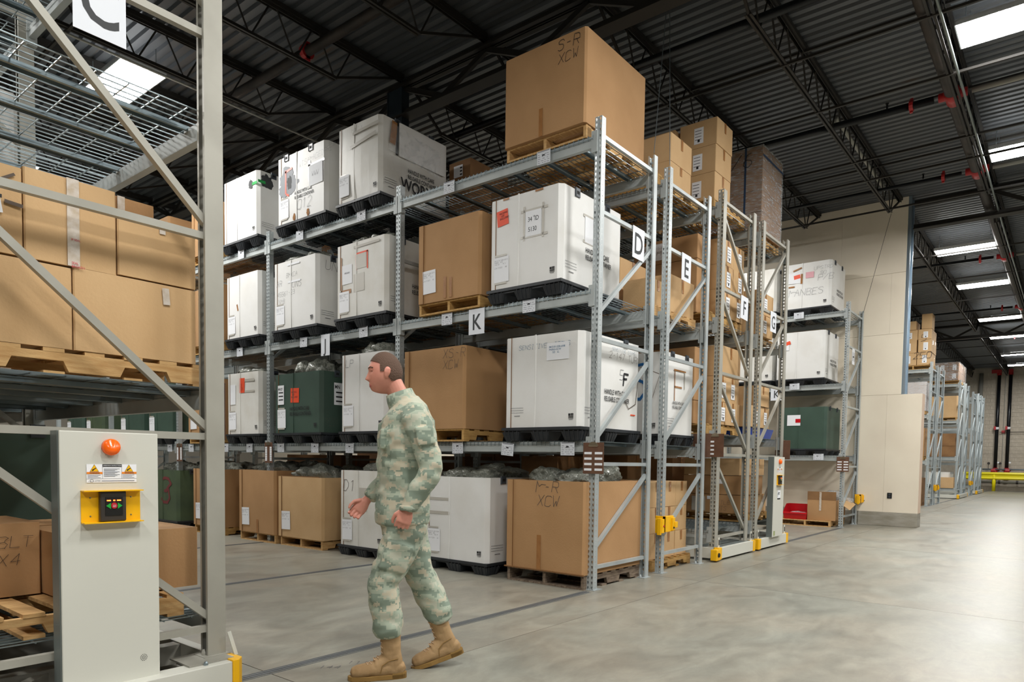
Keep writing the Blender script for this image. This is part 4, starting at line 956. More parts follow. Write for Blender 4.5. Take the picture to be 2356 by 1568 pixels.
stack([10.1,10.7],[5.0,5.8,6.3],[.4,.85,1.36],'floor of rack G, far end of first bay','brown3',seed=35)
stack([10.1,10.7],[7.0,7.8,8.6],[.4,.85,1.36],'floor of rack G, second bay','brown3',seed=36)
# G
P((10.72,4.4,4.55),'golden pallet under the shrink-wrapped load on rack G',1.1,1.1,'woody',.14,G_)
t=T('wrapped_load','tall shrink-wrapped carton load with blue strap and 6/6 mark on top of rack G','load',(10.72,4.38,4.69))
X0,X1,Y0,Y1_=-.36,.5,-.57,.5
k=0
for z0,z1 in ((0,.32),(.325,.64),(.645,.96),(.965,1.28)):
    for a,b in ((X0,.05),(.055,X1)):
        for c,d in ((Y0,-.05),(-.045,Y1_)): O('carton',MB().box(a,b,c,d,z0,z1).mesh('carton','brown3'),t,bev=.006)
O('stretch_film',MB().add([(X0-.012,Y0-.012,0),(X1+.012,Y0-.012,0),(X1+.012,Y1_+.012,0),(X0-.012,Y1_+.012,0),(X0-.012,Y0-.012,1.29),(X1+.012,Y0-.012,1.29),(X1+.012,Y1_+.012,1.29),(X0-.012,Y1_+.012,1.29)],[(0,1,5,4),(1,2,6,5),(2,3,7,6),(3,0,4,7),(4,5,6,7)]).mesh('stretch_film','film'),t)
O('strap',MB().box(X0-.014,X0-.013,-.33,-.3,0,1.29).box(X0-.014,X1+.014,Y0-.016,Y0-.014,1.12,1.15).mesh('strap',mat('blue_strap','#27405f',.5)),t,kind='stuff')
scrawl(t,'-x',(X0-.015,Y1_,0),.42,1.0,'6/6',.2,'ink',.3,67,.022); scrawl(t,'-x',(X0-.015,Y1_,0),.12,.45,'8',.17,'ink',.3,68,.022)
P((10.75,4.4,3.095),'pallet under the taped boxes on the middle shelf of rack G',1.0,1.1,'woody',.10,G_)
t,s,g=carton(10.28,10.98,3.8,4.4,3.2,3.52,'brown carton with a white label, lower box, middle shelf of rack G','brown2','-y',lab='-y'); 
t,s,g=carton(10.28,10.98,3.8,4.4,3.525,3.85,'film-covered carton, upper box, middle shelf of rack G','brown2',lab='-y')
t=T('plastic_bin','blue plastic bin under the cartons on the lowest shelf of rack G','bin',(10.8,4.2,1.65),0)
O('bin_body',MB().add([(-.5,-.3,.0),(.5,-.3,0),(.5,.3,0),(-.5,.3,0),(-.54,-.34,.16),(.54,-.34,.16),(.54,.34,.16),(-.54,.34,.16),(-.52,-.32,.16),(.52,-.32,.16),(.52,.32,.16),(-.52,.32,.16),(-.48,-.28,.02),(.48,-.28,.02),(.48,.28,.02),(-.48,.28,.02)],[(0,3,2,1),(0,1,5,4),(1,2,6,5),(2,3,7,6),(3,0,4,7),(4,5,9,8),(5,6,10,9),(6,7,11,10),(7,4,8,11),(8,9,13,12),(9,10,14,13),(10,11,15,14),(11,8,12,15),(12,13,14,15)]).mesh('bin_body','bluebin'),t)
stack([10.2,10.62,11.04],[3.82,4.3],[1.82,2.14],'lowest shelf of rack G, above the blue bin','brown2','-y',seed=14)
stack([10.4,10.95],[3.82,4.3],[2.145,2.45],'lowest shelf of rack G, on the labelled pair','brown2',seed=15)
P((10.6,4.35,.39),'pallet under the mixed cartons at the foot of rack G',1.0,1.1,'woody',.12,G_)
t,s,g=carton(10.05,10.75,3.86,4.8,.515,.79,'brown carton scribbled LITTLE PARTS at the foot of rack G','brown',tp=False); scrawl(s,'-x',g['-x'],.45,.13,'LITTLE\nPARTS',.06,'pencil',.25,69,.006); decal('paper_label',s,'-x',g['-x'],.15,.02,.22,.22,'gtape',.004); decal('paper_label',s,'-x',g['-x'],.4,.2,.13,.05,'paper',.004)
t,s,g=carton(10.05,10.85,3.84,4.8,.795,1.08,'brown carton with a barcode slip above the LITTLE PARTS carton','brown',tp=False); decal('paper_label',s,'-x',g['-x'],.5,.16,.16,.07,'paper',.004)
stack([10.05,10.6,11.1],[3.9,4.35,4.8],[1.085,1.34],'open upper box at the foot of rack G','brown2',seed=16)
stack([10.76,11.12],[3.86,4.5],[.515,.79],'corner box at the foot of rack G','brown2',seed=17)
# H
container(14.88,4.0,5.0,4.352,.915,'white container on top of rack H scribbled UPSTRD P/B',1.08,seed=90,mt='white',sheet=None)
def lastc():
    o=[x for x in bpy.data.objects if x.name.startswith('bulk_container')]; o=max(o,key=lambda x:x.name); return [c for c in o.children if c.name.startswith('sleeve')][0]
s=lastc(); g0=(-.545,.5,0)
scrawl(s,'-x',g0,.66,.74,'UPSTRD\n *90',.07,'ink',.22,91,.014); scrawl(s,'-x',g0,.74,.52,'P/B',.12,'pen',.2,92,.014); scrawl(s,'-x',g0,.05,.26,'AMANBES',.13,'pen',.18,93,.014)
decal('paper_label',s,'-x',g0,.08,.52,.32,.22,'paper',.013); decal('orange_label',s,'-x',g0,.27,.6,.13,.08,'orange',.016,.15); decal('pink_label',s,'-x',g0,.5,.6,.16,.12,'pink',.014); decal('torn_patch',s,'-x',g0,.40,.5,.04,.2,'tape',.015); decal('torn_patch',s,'-x',g0,.25,.76,.18,.03,'tape',.015,.3); decal('torn_patch',s,'-x',g0,.16,.44,.12,.03,'tape',.015)
container(14.88,5.1,6.05,4.352,.9,'grey-white container on rack H seen between the posts of rack G',1.08,seed=94,mt='white2',sheet=None)
container(14.88,4.08,5.05,2.907,.965,'white container on the middle shelf of rack H',1.08,seed=95,mt='white',sheet=None)
s=lastc(); g0=(-.545,.485,0); decal('paper_label',s,'-x',g0,.12,.6,.14,.2,'paper',.013); decal('orange_label',s,'-x',g0,.2,.7,.1,.07,'orange',.016,.3)
container(14.88,5.15,6.05,2.907,.9,'white container on the middle shelf of rack H behind rack G',1.08,seed=96,mt='white2',sheet=None)
container(14.88,4.0,4.98,1.457,.86,'dark green container on the lowest shelf of rack H',1.08,seed=97,mt='green',sheet=None,hand=None,dash=None)
s=lastc(); g0=(-.545,.49,0); decal('paper_label',s,'-x',g0,.2,.48,.27,.22,'paper',.013); decal('pink_label',s,'-x',g0,.37,.54,.1,.08,'redbin',.016)
P((15.4,4.35,0),'long brown pallet on the floor of rack H',1.1,1.0,'wood',.12,G_); P((15.4,5.4,0),'pallet on the floor of rack H behind the red bin',1.1,1.0,'wood',.12,G_)
t=T('open_carton','open-topped brown carton spilling clear bags on the floor of rack H','box',(15.3,4.05,.125))
O('carton_body',sleeve_mesh(.75,.56,.42,.006,'brown',True,.01,inner=.1),t)
for i,(a,b,r) in enumerate(((-.375,0,0),)): O('flap',MB().box(-.004,.004,-.28,.28,.0,.17).mesh('flap','brown3'),t,(a,b,.42),label='raised dull brown flap')
O('flap',MB().bar((0,0,0),(.03,-.2,-.15),.5,.006,(0,1,0)).mesh('flap','brown2'),t,(.1,-.28,.42))
decal('tape_strip',t,'-x',(-.385,.28,0),.24,.2,.04,.38,'wtape',.006)
for i,(x,y,s_) in enumerate(((15.35,3.98,.26),(15.62,3.86,.22))):
    o=O('clear_bag',BM[i].copy(),None,(x,y,.58-.1*i)); o.data.materials.clear(); o.data.materials.append(M['poly']); o.scale=(s_,s_,.28); tag(o,['clear plastic bag heaped over the open carton on rack H','clear plastic bag slumped off the open carton toward the wall'][i],'bag','clear bags')
t=T('storage_bin','bright red open-front storage bin on the pallet of rack H','bin',(15.1,4.57,.12))
O('bin_body',MB().add([(-.19,-.22,0),(.2,-.22,0),(.2,.22,0),(-.19,.22,0),(-.2,-.24,.14),(-.23,-.24,.14),(-.23,.24,.14),(-.2,-.24,.14),(.2,-.24,.31),(.2,.24,.31),(-.02,.24,.31),(-.02,-.24,.31)],[(0,3,2,1),(0,5,6,3),(1,2,9,8),(0,1,8,11,5),(3,6,10,9,2)]).mesh('bin_body','redbin'),t)
O('front_lip',MB().box(-.24,-.2,-.24,.24,.11,.145).mesh('front_lip','redbin'),t,bev=.006)
O('bag',BM[2].copy(),t,(0.0,0,.1)); o=[c for c in t.children if c.name.startswith('bag')][0]; o.data.materials.clear(); o.data.materials.append(M['poly']); o.scale=(.15,.2,.1); o['label']='clear bag inside the bin'

# ------------------------------------------------------------------ loads on the near left rack C
z=1.628
P((1.38,4.35,z),'long splintered pine pallet at eye level on the near left rack',1.14,1.1,'wood',.125,G_)
t,s,g=carton(.70,1.284,3.80,4.36,z+.127,2.142,'lower left carton of the near left rack, half behind a diagonal','brown2',tp=False)
t,s,g=carton(1.290,1.880,3.80,4.36,z+.127,2.152,'lower right carton of the near left rack with a curled tape end','brown2',tp=False)
decal('tape_strip',s,'-y',g['-y'],.415,.29,.035,.085,'wtape',.006,.08)
t,s,g=carton(.62,1.090,3.80,4.36,2.150,2.545,'upper left carton at the frame edge with black marker strokes','brown2',tp=False)
for (u,v,w_,h_,tl) in ((.37,.30,.09,.012,.6),(.40,.22,.07,.016,-.1)): decal('marker_stroke',s,'-y',g['-y'],u,v,w_,h_,'pencil',.005,tl)
decal('paper_label',s,'-y',g['-y'],.31,.16,.085,.2,'paper',.008,.15); decal('black_bar',s,'-y',g['-y'],.36,.235,.03,.016,'ink',.011)
t,s,g=carton(1.096,1.483,3.80,4.36,2.150,2.560,'upper middle carton with a long strip of crinkled white tape','brown2',tp=False)
decal('tape_strip',s,'-y',g['-y'],.17,.0,.052,.41,'wtape',.004); write(s,'-y',g['-y'],.185,.01,'SEAL\nBROKEN',.016,'redink',.01,.9,.008,0)
write(s,'-y',g['-y'],.185,.12,'IF SEAL',.014,'redink',.01,.9,.008,0)
O('flap',MB().bar((0,0,0),(.0,.16,.03),.34,.006,(0,0,1)).mesh('flap','brown'),t,(.02,-.26,.408))
t,s,g=carton(1.490,1.882,3.80,4.36,2.158,2.470,'upper right carton with a tape end folded over its rim','brown2',tp=False); decal('tape_strip',s,'-y',g['-y'],.2,.25,.03,.055,'wtape',.004)
t,s,g=carton(1.435,1.92,4.38,4.9,2.16,2.74,'tall carton standing behind the upper row on the near left rack','brown',tp=False); decal('tape_strip',s,'-y',g['-y'],.28,.3,.04,.28,'wtape',.004); decal('tape_strip',s,'-x',g['-x'],.3,.4,.04,.18,'wtape',.004)
carton(1.29,1.88,4.38,4.9,z+.127,2.155,'hidden rear lower carton of the near left rack','brown')
for i,(a,zz,m_) in enumerate(((5.2,1.628,'white2'),(6.75,1.628,'white2'),(8.0,1.628,'brown'),(6.75,3.08,'white'))):
    gaylord(.82,a,a+1.05,zz,.9,['grey carton further down the near left rack','white carton in the second bay of the near left rack','brown carton far down the near left rack','pale carton high in the second bay of the left rack'][i],wx=1.1,mt=m_,seed=120+i,pallet=('pallet further down the near left rack, %s'%['first','second','third','upper'][i],'wood'),opened=False,flap=False)
z=.392
P((1.26,4.3,z),'near golden pallet with bare boards, lower left behind the panel',1.06,1.05,'wood',.12,G_)
carton(1.28,1.93,3.9,4.5,z+.01+.12,.855,'taped carton low on the left rack beside the grey post','brown',tp=False)
t,s,g=carton(.98,1.27,4.25,4.8,z+.13,.90,'carton scribbled in marker low on the left rack behind the panel','brown',tp=False)
scrawl(s,'-y',g['-y'],.1,.25,'BLT\nX4',.06,'ink',.2,130,.005); decal('tape_strip',s,'-y',g['-y'],.03,.15,.05,.22,'wtape',.004)
t,s,g=carton(.55,.97,4.3,4.8,z+.13,.90,'dark carton at the lower left edge of the view','brown3',tp=False)
carton(1.28,1.9,4.52,4.9,z+.13,.86,'rear carton low on the left rack','brown')
P((1.35,5.35,z),'rear pallet low on the left rack',1.1,1.0,'wood',.12,G_)
container(.82,5.4,6.35,z,.9,'very dark green container low behind the control panel',1.1,seed=131,mt='green',hand=None,dash=None,sheet=None)
gaylord(.85,6.8,7.9,z,.6,'low brown carton far down the bottom of the left rack',wx=1.05,seed=133,pallet=('pallet far down the bottom of the left rack','wood'),opened=False)

# ------------------------------------------------------------------ signs, stock cards, clipboards
def letter_sign(L,face,c,label,wd=.235,h=.30,size=.27,k=0):
    t=T('letter_sign',label,'sign',c,0,'rack letter signs')
    me=MB(); n=6
    for i in range(n):
        pass
    o=O('sheet',rectmesh(wd,h,'sign',.002),t); onface(o,face,(0,0,0),-wd/2,0,.0,1,k)
    tx=O('letter',textmesh(L,'darkspray',.012,.85,'CENTER'),o); tx.matrix_basis=Matrix.Translation((wd/2,h*.5-size*.36,.003))@Matrix.Scale(size,4)
letter_sign('C','-y',(1.365,3.645,3.19),'large white sheet lettered C at the top of the near left frame',.225,.33,.30)
letter_sign('D','-y',(6.43,3.645,3.36),'white sheet lettered D on the end frame of the first rack',.24,.32,.3,-.02)
letter_sign('E','-y',(7.56,3.645,3.37),'white sheet lettered E on the second end frame',.24,.31,.3,-.02)
letter_sign('F','-y',(9.38,3.645,3.24),'white sheet lettered F on the third end frame',.26,.31,.27,-.03)
letter_sign('G','-y',(10.55,3.645,3.24),'white sheet lettered G on the fourth end frame',.25,.30,.27,.0)
letter_sign('H','-y',(15.35,3.645,3.32),'white sheet lettered H on the last rack by the cream wall',.2,.32,.25,0)
letter_sign('K','-x',(5.645,5.18,2.625),'white sheet lettered K hanging from the middle beam',.23,.275,.24)
letter_sign('J','-x',(5.645,7.9,2.615),'white sheet lettered J hanging from the middle beam, second bay',.19,.28,.24)
letter_sign('K','-x',(14.86,5.02,2.61),'small white sheet lettered K on rack H seen between the G posts',.24,.27,.22)
def card(y,z,label,x=5.643,wd=.165,h=.13,tilt=0,seed=0):
    t=T('stock_card',label,'card',(x,y,z-h/2),0,'stock cards on the beams')
    o=O('sleeve_sheet',rectmesh(wd,h,'card',.002),t); onface(o,'-x',(0,0,0),-wd/2,0,.0,1,tilt)
    def mk():
        mb=MB(); r=random.Random(seed)
        mb.box(.01,.155,.118,.128,0,.001)
        for k in range(5):
            xx=.012
            while xx<.14:
                l=r.uniform(.008,.03); mb.box(xx,xx+l,.012+k*.02,.017+k*.02,0,.0008); xx+=l+r.uniform(.004,.03)
        return mb.mesh('printed_lines','cardink')
    q=O('printed_lines',cached(('cardp',seed%4),mk),o); q.location=(0,0,.0022)
    q=O('marker_blot',cached('blot',lambda: MB().prism([(.06,.078),(.095,.08),(.1,.09),(.07,.092)],'z',0,.001).mesh('marker_blot','ink')),o); q.location=(0,0,.0028)
cards=[(4.295,4.29,'on the top beam under the S-R carton'),(5.617,4.295,'on the top beam beside the second upright'),(7.156,4.295,'on the top beam under the WORX container'),(8.485,4.30,'on the top beam under the 012 container'),(10.0,4.30,'on the top beam under the black-sprayed container'),
(4.455,2.84,'on the middle beam under the 34th ID container'),(5.632,2.84,'on the middle beam right of nothing but the second upright'),(7.105,2.845,'on the middle beam under the red-framed container'),(8.395,2.84,'crumpled on the middle beam left of sheet J'),(10.05,2.845,'on the middle beam under the leftmost plain container'),
(3.942,1.38,'on the lowest beam beside the near clipboard'),(4.72,1.38,'hanging crooked on the lowest beam under SENSITIVE ITEMS'),(5.443,1.39,'on the lowest beam right of the soldier'),(7.379,1.39,'on the lowest beam just left of the soldier'),(8.134,1.39,'on the lowest beam under the green container'),(8.951,1.395,'crumpled on the lowest beam beside the second clipboard'),
(9.786,1.39,'on the lowest beam under the orange-labelled container'),(10.485,1.39,'on the lowest beam against the big grey post'),(11.597,1.39,'on the lowest beam seen through the left rack, right of the clipboard'),(12.36,1.39,'on the lowest beam seen through the left rack, left of the clipboard'),(6.3,1.39,'on the lowest beam behind the soldier')]
for i,(y,z,l) in enumerate(cards):
    l=l.replace('on the middle beam right of nothing but the second upright','on the middle beam between sheet K and the second upright')
    card(y,z,'stock card '+l,seed=i,tilt=[0,0,.02,-.02,.0][i%5] if i!=11 else -.08)
for y,z,l in ((4.615,4.345,'on the top beam of rack H'),(4.656,2.885,'on the middle beam of rack H'),(4.13,1.425,'on the lowest beam of rack H')): card(y,z,'stock card '+l,14.878,.2,.13)
for y,z,l,xx in ((4.1,1.38,'back of rack E, seen under the first beam',8.215),(4.4,1.38,'on the back beam between racks D and E',6.81),): card(y,z,'stock card on the '+l,xx,.16,.12)
def clipboard(face,c,label,rows=4,n=2,wd=.235,h=.3,lines=True):
    t=T('clipboard',label,'clipboard',c,0,'brown clipboards')
    o=O('board',cached(('cbb',wd,h),lambda: MB().box(-wd/2,wd/2,0,h,0,.004).mesh('board','clipboard')),t,bev=.003); onface(o,face,(0,0,0),0,0,.0)
    O('clip',cached('clip',lambda: MB().prism([(-.055,-.03),(.055,-.03),(.045,-.005),(.02,.012),(-.02,.012),(-.045,-.005)],'z',.004,.012).tube((-.05,-.03,.008),(.05,-.03,.008),.005,6).mesh('clip','clip')),o,(0,h-.005,0))
    for r in range(rows):
        for q in range(n):
            s=.085 if rows<6 else .05
            O('white_tag',cached(('wt',s),lambda: MB().box(0,s,0,.022,0,.001).box(.01,s-.01,.009,.013,.001,.0012).mesh('white_tag','paper')),o,(-wd/2+.015+q*(wd-s-.03)/(max(1,n-1)) if n>1 else -wd/2+.02,.03+r*(h-.09)/rows,.005))
clipboard('-x',(5.64,3.635,1.14),'brown clipboard with eight white tags on the nearest rack post')
clipboard('-x',(5.64,9.26,1.17),'narrow clipboard full of white tags on the third upright',8,2,.2,.3)
clipboard('-x',(5.64,12.0,1.16),'clipboard of white tags seen through the left rack',8,2,.2,.3)
clipboard('-x',(8.54,3.65,1.34),'dark brown clipboard with one row of tags on the F post',4,1)
clipboard('-x',(14.87,3.655,1.13),'brown clipboard with eight tags on the post of rack H')
clipboard('+x',(1.968,3.78,1.345),'brown clipboard seen nearly edge-on on the big grey left post',1,1,.24,.31)
clipboard('+x',(8.215,3.69,1.33),'brown clipboard edge-on behind the E frame',1,1)
clipboard('+x',(11.175,3.65,1.34),'brown clipboard edge-on right of the small control panel',1,1)

# yellow photo-eye boxes on posts
def eye_box(c,label):
    t=T('sensor_box',label,'sensor',c,0,'yellow sensor boxes')
    O('bracket',MB().box(-.10,.10,-.07,-.03,-.09,.09).box(-.10,-.09,-.07,.06,-.09,.09).mesh('bracket','ypaint'),t,bev=.005)
    O('housing',MB().box(-.16,-.10,-.06,.03,-.10,.06).box(-.175,-.15,-.05,.0,-.12,.07).mesh('housing','ypaint'),t,bev=.006)
    O('housing',MB().box(.08,.15,-.10,-.03,-.05,.02).box(.04,.10,-.09,-.03,-.08,.07).mesh('housing','ypaint'),t,bev=.006)
    O('red_lens',MB().lathe((-.12,-.061,-.02),[(.014,0),(.011,-.006)],'y',n=10).mesh('red_lens','redfit'),t); O('bolt',MB().lathe((.06,-.092,-.045),[(.012,0),(.01,-.008)],'y',n=8).mesh('bolt','dark'),t)
eye_box((7.13,3.63,.57),'yellow sensor box wrapped round the foot of post E')
eye_box((16.05,3.60,.56),'small yellow sensor box beside the cream wall')
eye_box((26.75,3.63,.57),'yellow sensor box on the second rack past the wall'); eye_box((36.65,3.63,.57),'yellow sensor box far down the row of pale racks')

# ------------------------------------------------------------------ control panels
def control_panel(x0,x1,y,label,big=True):
    w_=x1-x0; h=1.255 if big else 1.2; z0=.105 if big else .17
    t=T('control_panel',label,'panel',(x0,y,z0),0,'motor control panels')
    O('cabinet',MB().box(0,w_,0,.012,0,h).box(.008,w_-.008,.012,.09,.01,h-.01).mesh('cabinet','panel'),t,bev=.004)
    O('side_plate',MB().box(-.004,.008,.012,.095,.0,h).mesh('side_plate','panelside'),t)
    g=(0,0,0); cx=w_/2
    b=O('beacon',MB().lathe((cx*.98,-.0,h-.07),[(.038,0),(.039,-.012),(.038,-.022),(.034,-.030),(.0,-.034)],'y',n=24).mesh('beacon','amber',True),t,label='round amber beacon')
    p=decal('instruction_sticker',t,'-y',g,cx-.105,h-.235,.215,.085,'paper',.0015)
    for q in (0,.149):
        tri=O('warning_triangle',cached('wtri',lambda: MB().prism([(0,0),(.034,0),(.017,.03)],'z',0,.001).mesh('warning_triangle','ypaint')),p,(.015+q,.052,.0012)); O('triangle_edge',cached('wt2',lambda: MB().prism([(-.002,-.0015),(.036,-.0015),(.017,.032)],'z',-.0004,.0006).mesh('triangle_edge','ink')),p,(.015+q,.052,.0012))
        O('triangle_mark',cached('wt3',lambda: MB().bar((.009,.006,.0012),(.024,.015,.0012),.004,.0006).bar((.008,.004,.0012),(.013,.008,.0012),.006,.0006).mesh('triangle_mark','ink')),p,(.015+q,.052,.0012))
        O('orange_band',cached('ob',lambda: MB().box(0,.066,0,.009,0,.001).mesh('orange_band',mat('orange_band','#e88418',.5))),p,(0+q,.040,.0012))
        wt=O('lettering',textmesh('WARNING','ink',.02,1,'CENTER'),p); wt.matrix_basis=Matrix.Translation((.033+q,.0415,.0025))@Matrix.Scale(.0085,4)
    O('header_bar',MB().box(.067,.149,.073,.085,0,.001).mesh('header_bar','ink'),p,(0,0,.0012))
    wt=O('lettering',textmesh('OPERATION INSTRUCTIONS','paper',.01,1,'CENTER'),p); wt.matrix_basis=Matrix.Translation((.108,.0765,.0028))@Matrix.Scale(.0062,4)
    tl=MB()
    for k in range(9): tl.box(.072,.14-(k%3)*.01,.063-k*.0045,.0645-k*.0045,0,.0006)
    for k in range(3): tl.box(.004,.058-(k%2)*.01,.034-k*.006,.0355-k*.006,0,.0006).box(.153,.205-(k%2)*.01,.034-k*.006,.0355-k*.006,0,.0006)
    tl.box(.066,.0668,.018,.085,0,.0006).box(.149,.1498,.018,.085,0,.0006).box(0,.215,.017,.0178,0,.0006).box(.062,.205,.006,.0085,0,.0006)
    O('small_print',tl.mesh('small_print','pen'),p,(0,0,.0012),kind='stuff')
    wt=O('lettering',textmesh('c UL us LISTED','ink',.0,1),p); wt.matrix_basis=Matrix.Translation((.006,.005,.002))@Matrix.Scale(.008,4)
    O('seal_ring',MB().path([(.0205+.007*math.cos(2*PI*k/16),.0085+.007*math.sin(2*PI*k/16),0) for k in range(17)],.0006,4).mesh('seal_ring','pen'),p,(0,0,.0014))
    # yellow guard tray with keypad
    kz=h-.42; yw=.255 if big else .22
    tray=O('guard_tray',MB().box(0,yw,-.004,0,0,.148).box(0,yw,-.045,0,.145,.15).box(0,yw,-.045,0,-.002,.003).mesh('guard_tray','ypaint'),t,(cx-yw/2-.003,0,kz),label='yellow guard tray')
    k=O('keypad',MB().box(0,.112,-.03,-.002,.004,.146).mesh('keypad','keyframe'),t,(cx-.059,0,kz),bev=.006,label='black keypad frame')
    sc=O('key_panel',MB().box(.02,.094,-.033,-.028,.032,.118).mesh('key_panel','screen'),k)
    O('stop_key',MB().lathe((.057,-.033,.077),[(.0145,0),(.013,-.003)],'y',n=20).mesh('stop_key','keyred'),k)
    wt=write(k,'-y',(0,0,0),.057,.0775,'STOP\nRESET',.0062,'paper',0,.9,.0375,0,'CENTER')
    O('arrow_key',MB().prism([(.042,.063),(.042,.091),(.022,.077)],'y',-.0355,-.033).mesh('arrow_key','keygreen'),k); O('arrow_key',MB().prism([(.072,.063),(.092,.077),(.072,.091)],'y',-.0355,-.033).mesh('arrow_key','keygreen'),k)
    for a,b_ in ((.026,.042),(.053,.061),(.069,.086)): O('indicator_light',MB().box(a,b_,-.0350,-.033,.099,.105).mesh('indicator_light','led'),k)
    for a in (.035,yw-.045):
        for b_ in (.03,.115): O('screw',cached('scr',lambda: MB().lathe((0,0,0),[(.004,0),(.003,-.003)],'y',n=8).mesh('screw','zinc')),t,(cx-yw/2+a,-.004,kz+b_))
    if big:
        v=MB()
        for i in range(3):
            for j in range(1+i*6): a=2*PI*j/(1+i*6); v.lathe((cx+.135+i*.0075*math.cos(a),-.0005,.16+i*.0075*math.sin(a)),[(.0018,0),(.0018,-.0008)],'y',n=6)
        O('speaker_holes',v.mesh('speaker_holes','dark'),t,kind='stuff')
        O('green_tag',MB().box(.04,.085,-.002,0,.005,.035).mesh('green_tag',mat('green_tag','#9ba56f',.6)),t)
    else:
        d=decal('logo_plate',t,'-y',g,cx-.06,h-.62,.13,.12,'paper',.0015); write(t,'-y',g,cx-.035,h-.57,'SPC',.055,'darkspray',.02,.8,.004); write(t,'-y',g,cx-.058,h-.585,'(',.09,'bluetext',.0,.8,.004); decal('black_strip',t,'-y',g,cx-.06,h-.64,.13,.02,'ink',.0015)
        O('green_tag',MB().box(.04,.1,-.002,0,.02,.09).mesh('green_tag',bpy.data.materials.get('green_tag') or mat('green_tag','#9ba56f',.6)),t)
control_panel(1.139,1.563,3.55,'white motor control panel in the foreground with amber beacon and yellow keypad tray')
control_panel(10.38,10.83,3.50,'small white motor control panel on rack G with an amber beacon',False)

# ------------------------------------------------------------------ beyond the wall end
def far_gay(x,y0,y1,z,h,label,mt='brown',mtt=None,wx=1.0): gaylord(x,y0,y1,z,h,label,wx=wx,mt=mt,seed=int(x*7+y0),pallet=('far pallet under the '+label.replace('far ',''),'woody'),opened=False,flap=False)
stack([25.25,25.8,26.3],[3.72,4.1,4.6],[4.5,4.9,5.3,5.62],'first rack past the cream wall','brown2','-x',seed=20,j=.02)
stack([25.25,26.0],[4.15,4.6],[5.625,5.9],'topmost at the wall edge, first rack past the wall','brown2',seed=21)
stack([25.25,25.75],[3.72,4.02],[5.63,6.1],'tall upright box atop the first rack past the wall','brown2',seed=22)
t=T('film_marks','hand-drawn circled 5 and 250 on the top cartons past the wall','marking',(25.238,4.1,4.5)); scrawl(t,'-x',(0,0,0),.1,.75,'5',.2,'ink',.3,140,.002); scrawl(t,'-x',(0,0,0),-.1,.2,'250',.2,'ink',.35,141,.002)
P((25.75,4.2,4.357),'golden pallet on the first rack past the wall',1.0,1.0,'woody',.13,G_)
t=T('wrapped_load','white shrink-wrapped pallet load on the first rack past the wall','load',(25.8,4.3,2.91))
O('load_core',MB().box(-.5,.5,-.5,.5,.13,1.05).mesh('load_core',mat('pale_load','#c9c2c0',.6,0,'#bdb3ae',scale=3)),t,bev=.02); O('stretch_film',MB().box(-.515,.515,-.515,.515,.12,1.07).mesh('stretch_film','film'),t); O('pallet',MB().box(-.5,.5,-.5,.5,.0,.02).box(-.5,.5,-.5,-.45,0,.12).box(-.5,.5,.45,.5,0,.12).mesh('pallet','woody'),t,kind='stuff')
far_gay(25.3,3.8,4.7,1.46,.9,'brown carton on the lowest shelf, first rack past the wall'); stack([25.3,26.2],[3.8,4.6],[.0,.35,.9],'floor of the first rack past the wall','brown3',seed=24)
stack([32.2,32.9,33.6,34.4],[3.4+.35,4.1,4.55,4.95],[4.72,5.05,5.4],'wrapped load on the far mobile rack','brown3','-x',seed=25,j=.004)
t=T('wrapped_load','shiny stretch film around the far carton load','film',(33.3,4.3,4.7)); O('stretch_film',MB().box(-1.12,1.12,-.57,.66,0,.72).mesh('stretch_film','film'),t)
P((33.3,4.3,4.57),'pallet under the far wrapped load',2.2,1.2,'woody',.12,G_)
far_gay(32.25,3.75,4.7,3.11,.85,'far brown carton on the far mobile rack, middle shelf','brown2'); stack([32.25,32.9],[3.75,4.2,4.7],[1.68,2.1,2.6],'far mobile rack, lowest shelf','brown3',seed=27)
container(32.3,3.9,4.8,.42,.5,'far grey-white tub at the foot of the far mobile rack',1.0,seed=150,mt='white2',hand=None,sheet=None)
carton(32.15,32.6,3.75,4.2,.42,.85,'far open brown carton at the foot of the far mobile rack','brown2')
# guard rail
t=T('guard_rail','bright yellow guard rail in front of the block wall','rail',(45.2,3.4,0))
O('rail',MB().prism([(-.03,.62),(-.09,.68),(-.03,.76),(-.03,.86),(-.09,.93),(-.03,1.02),(-.0,1.02),(-.05,.93),(0,.86),(0,.76),(-.05,.68),(0,.62)],'y',-14.0,1.6).mesh('rail','yguard'),t)
for y in (0,-2.6,-5.2): O('post',cached('gpst',lambda: MB().tube((.02,0,0),(.02,0,.9),.085,16).mesh('post','yguard',True)),t,(0,y,0))
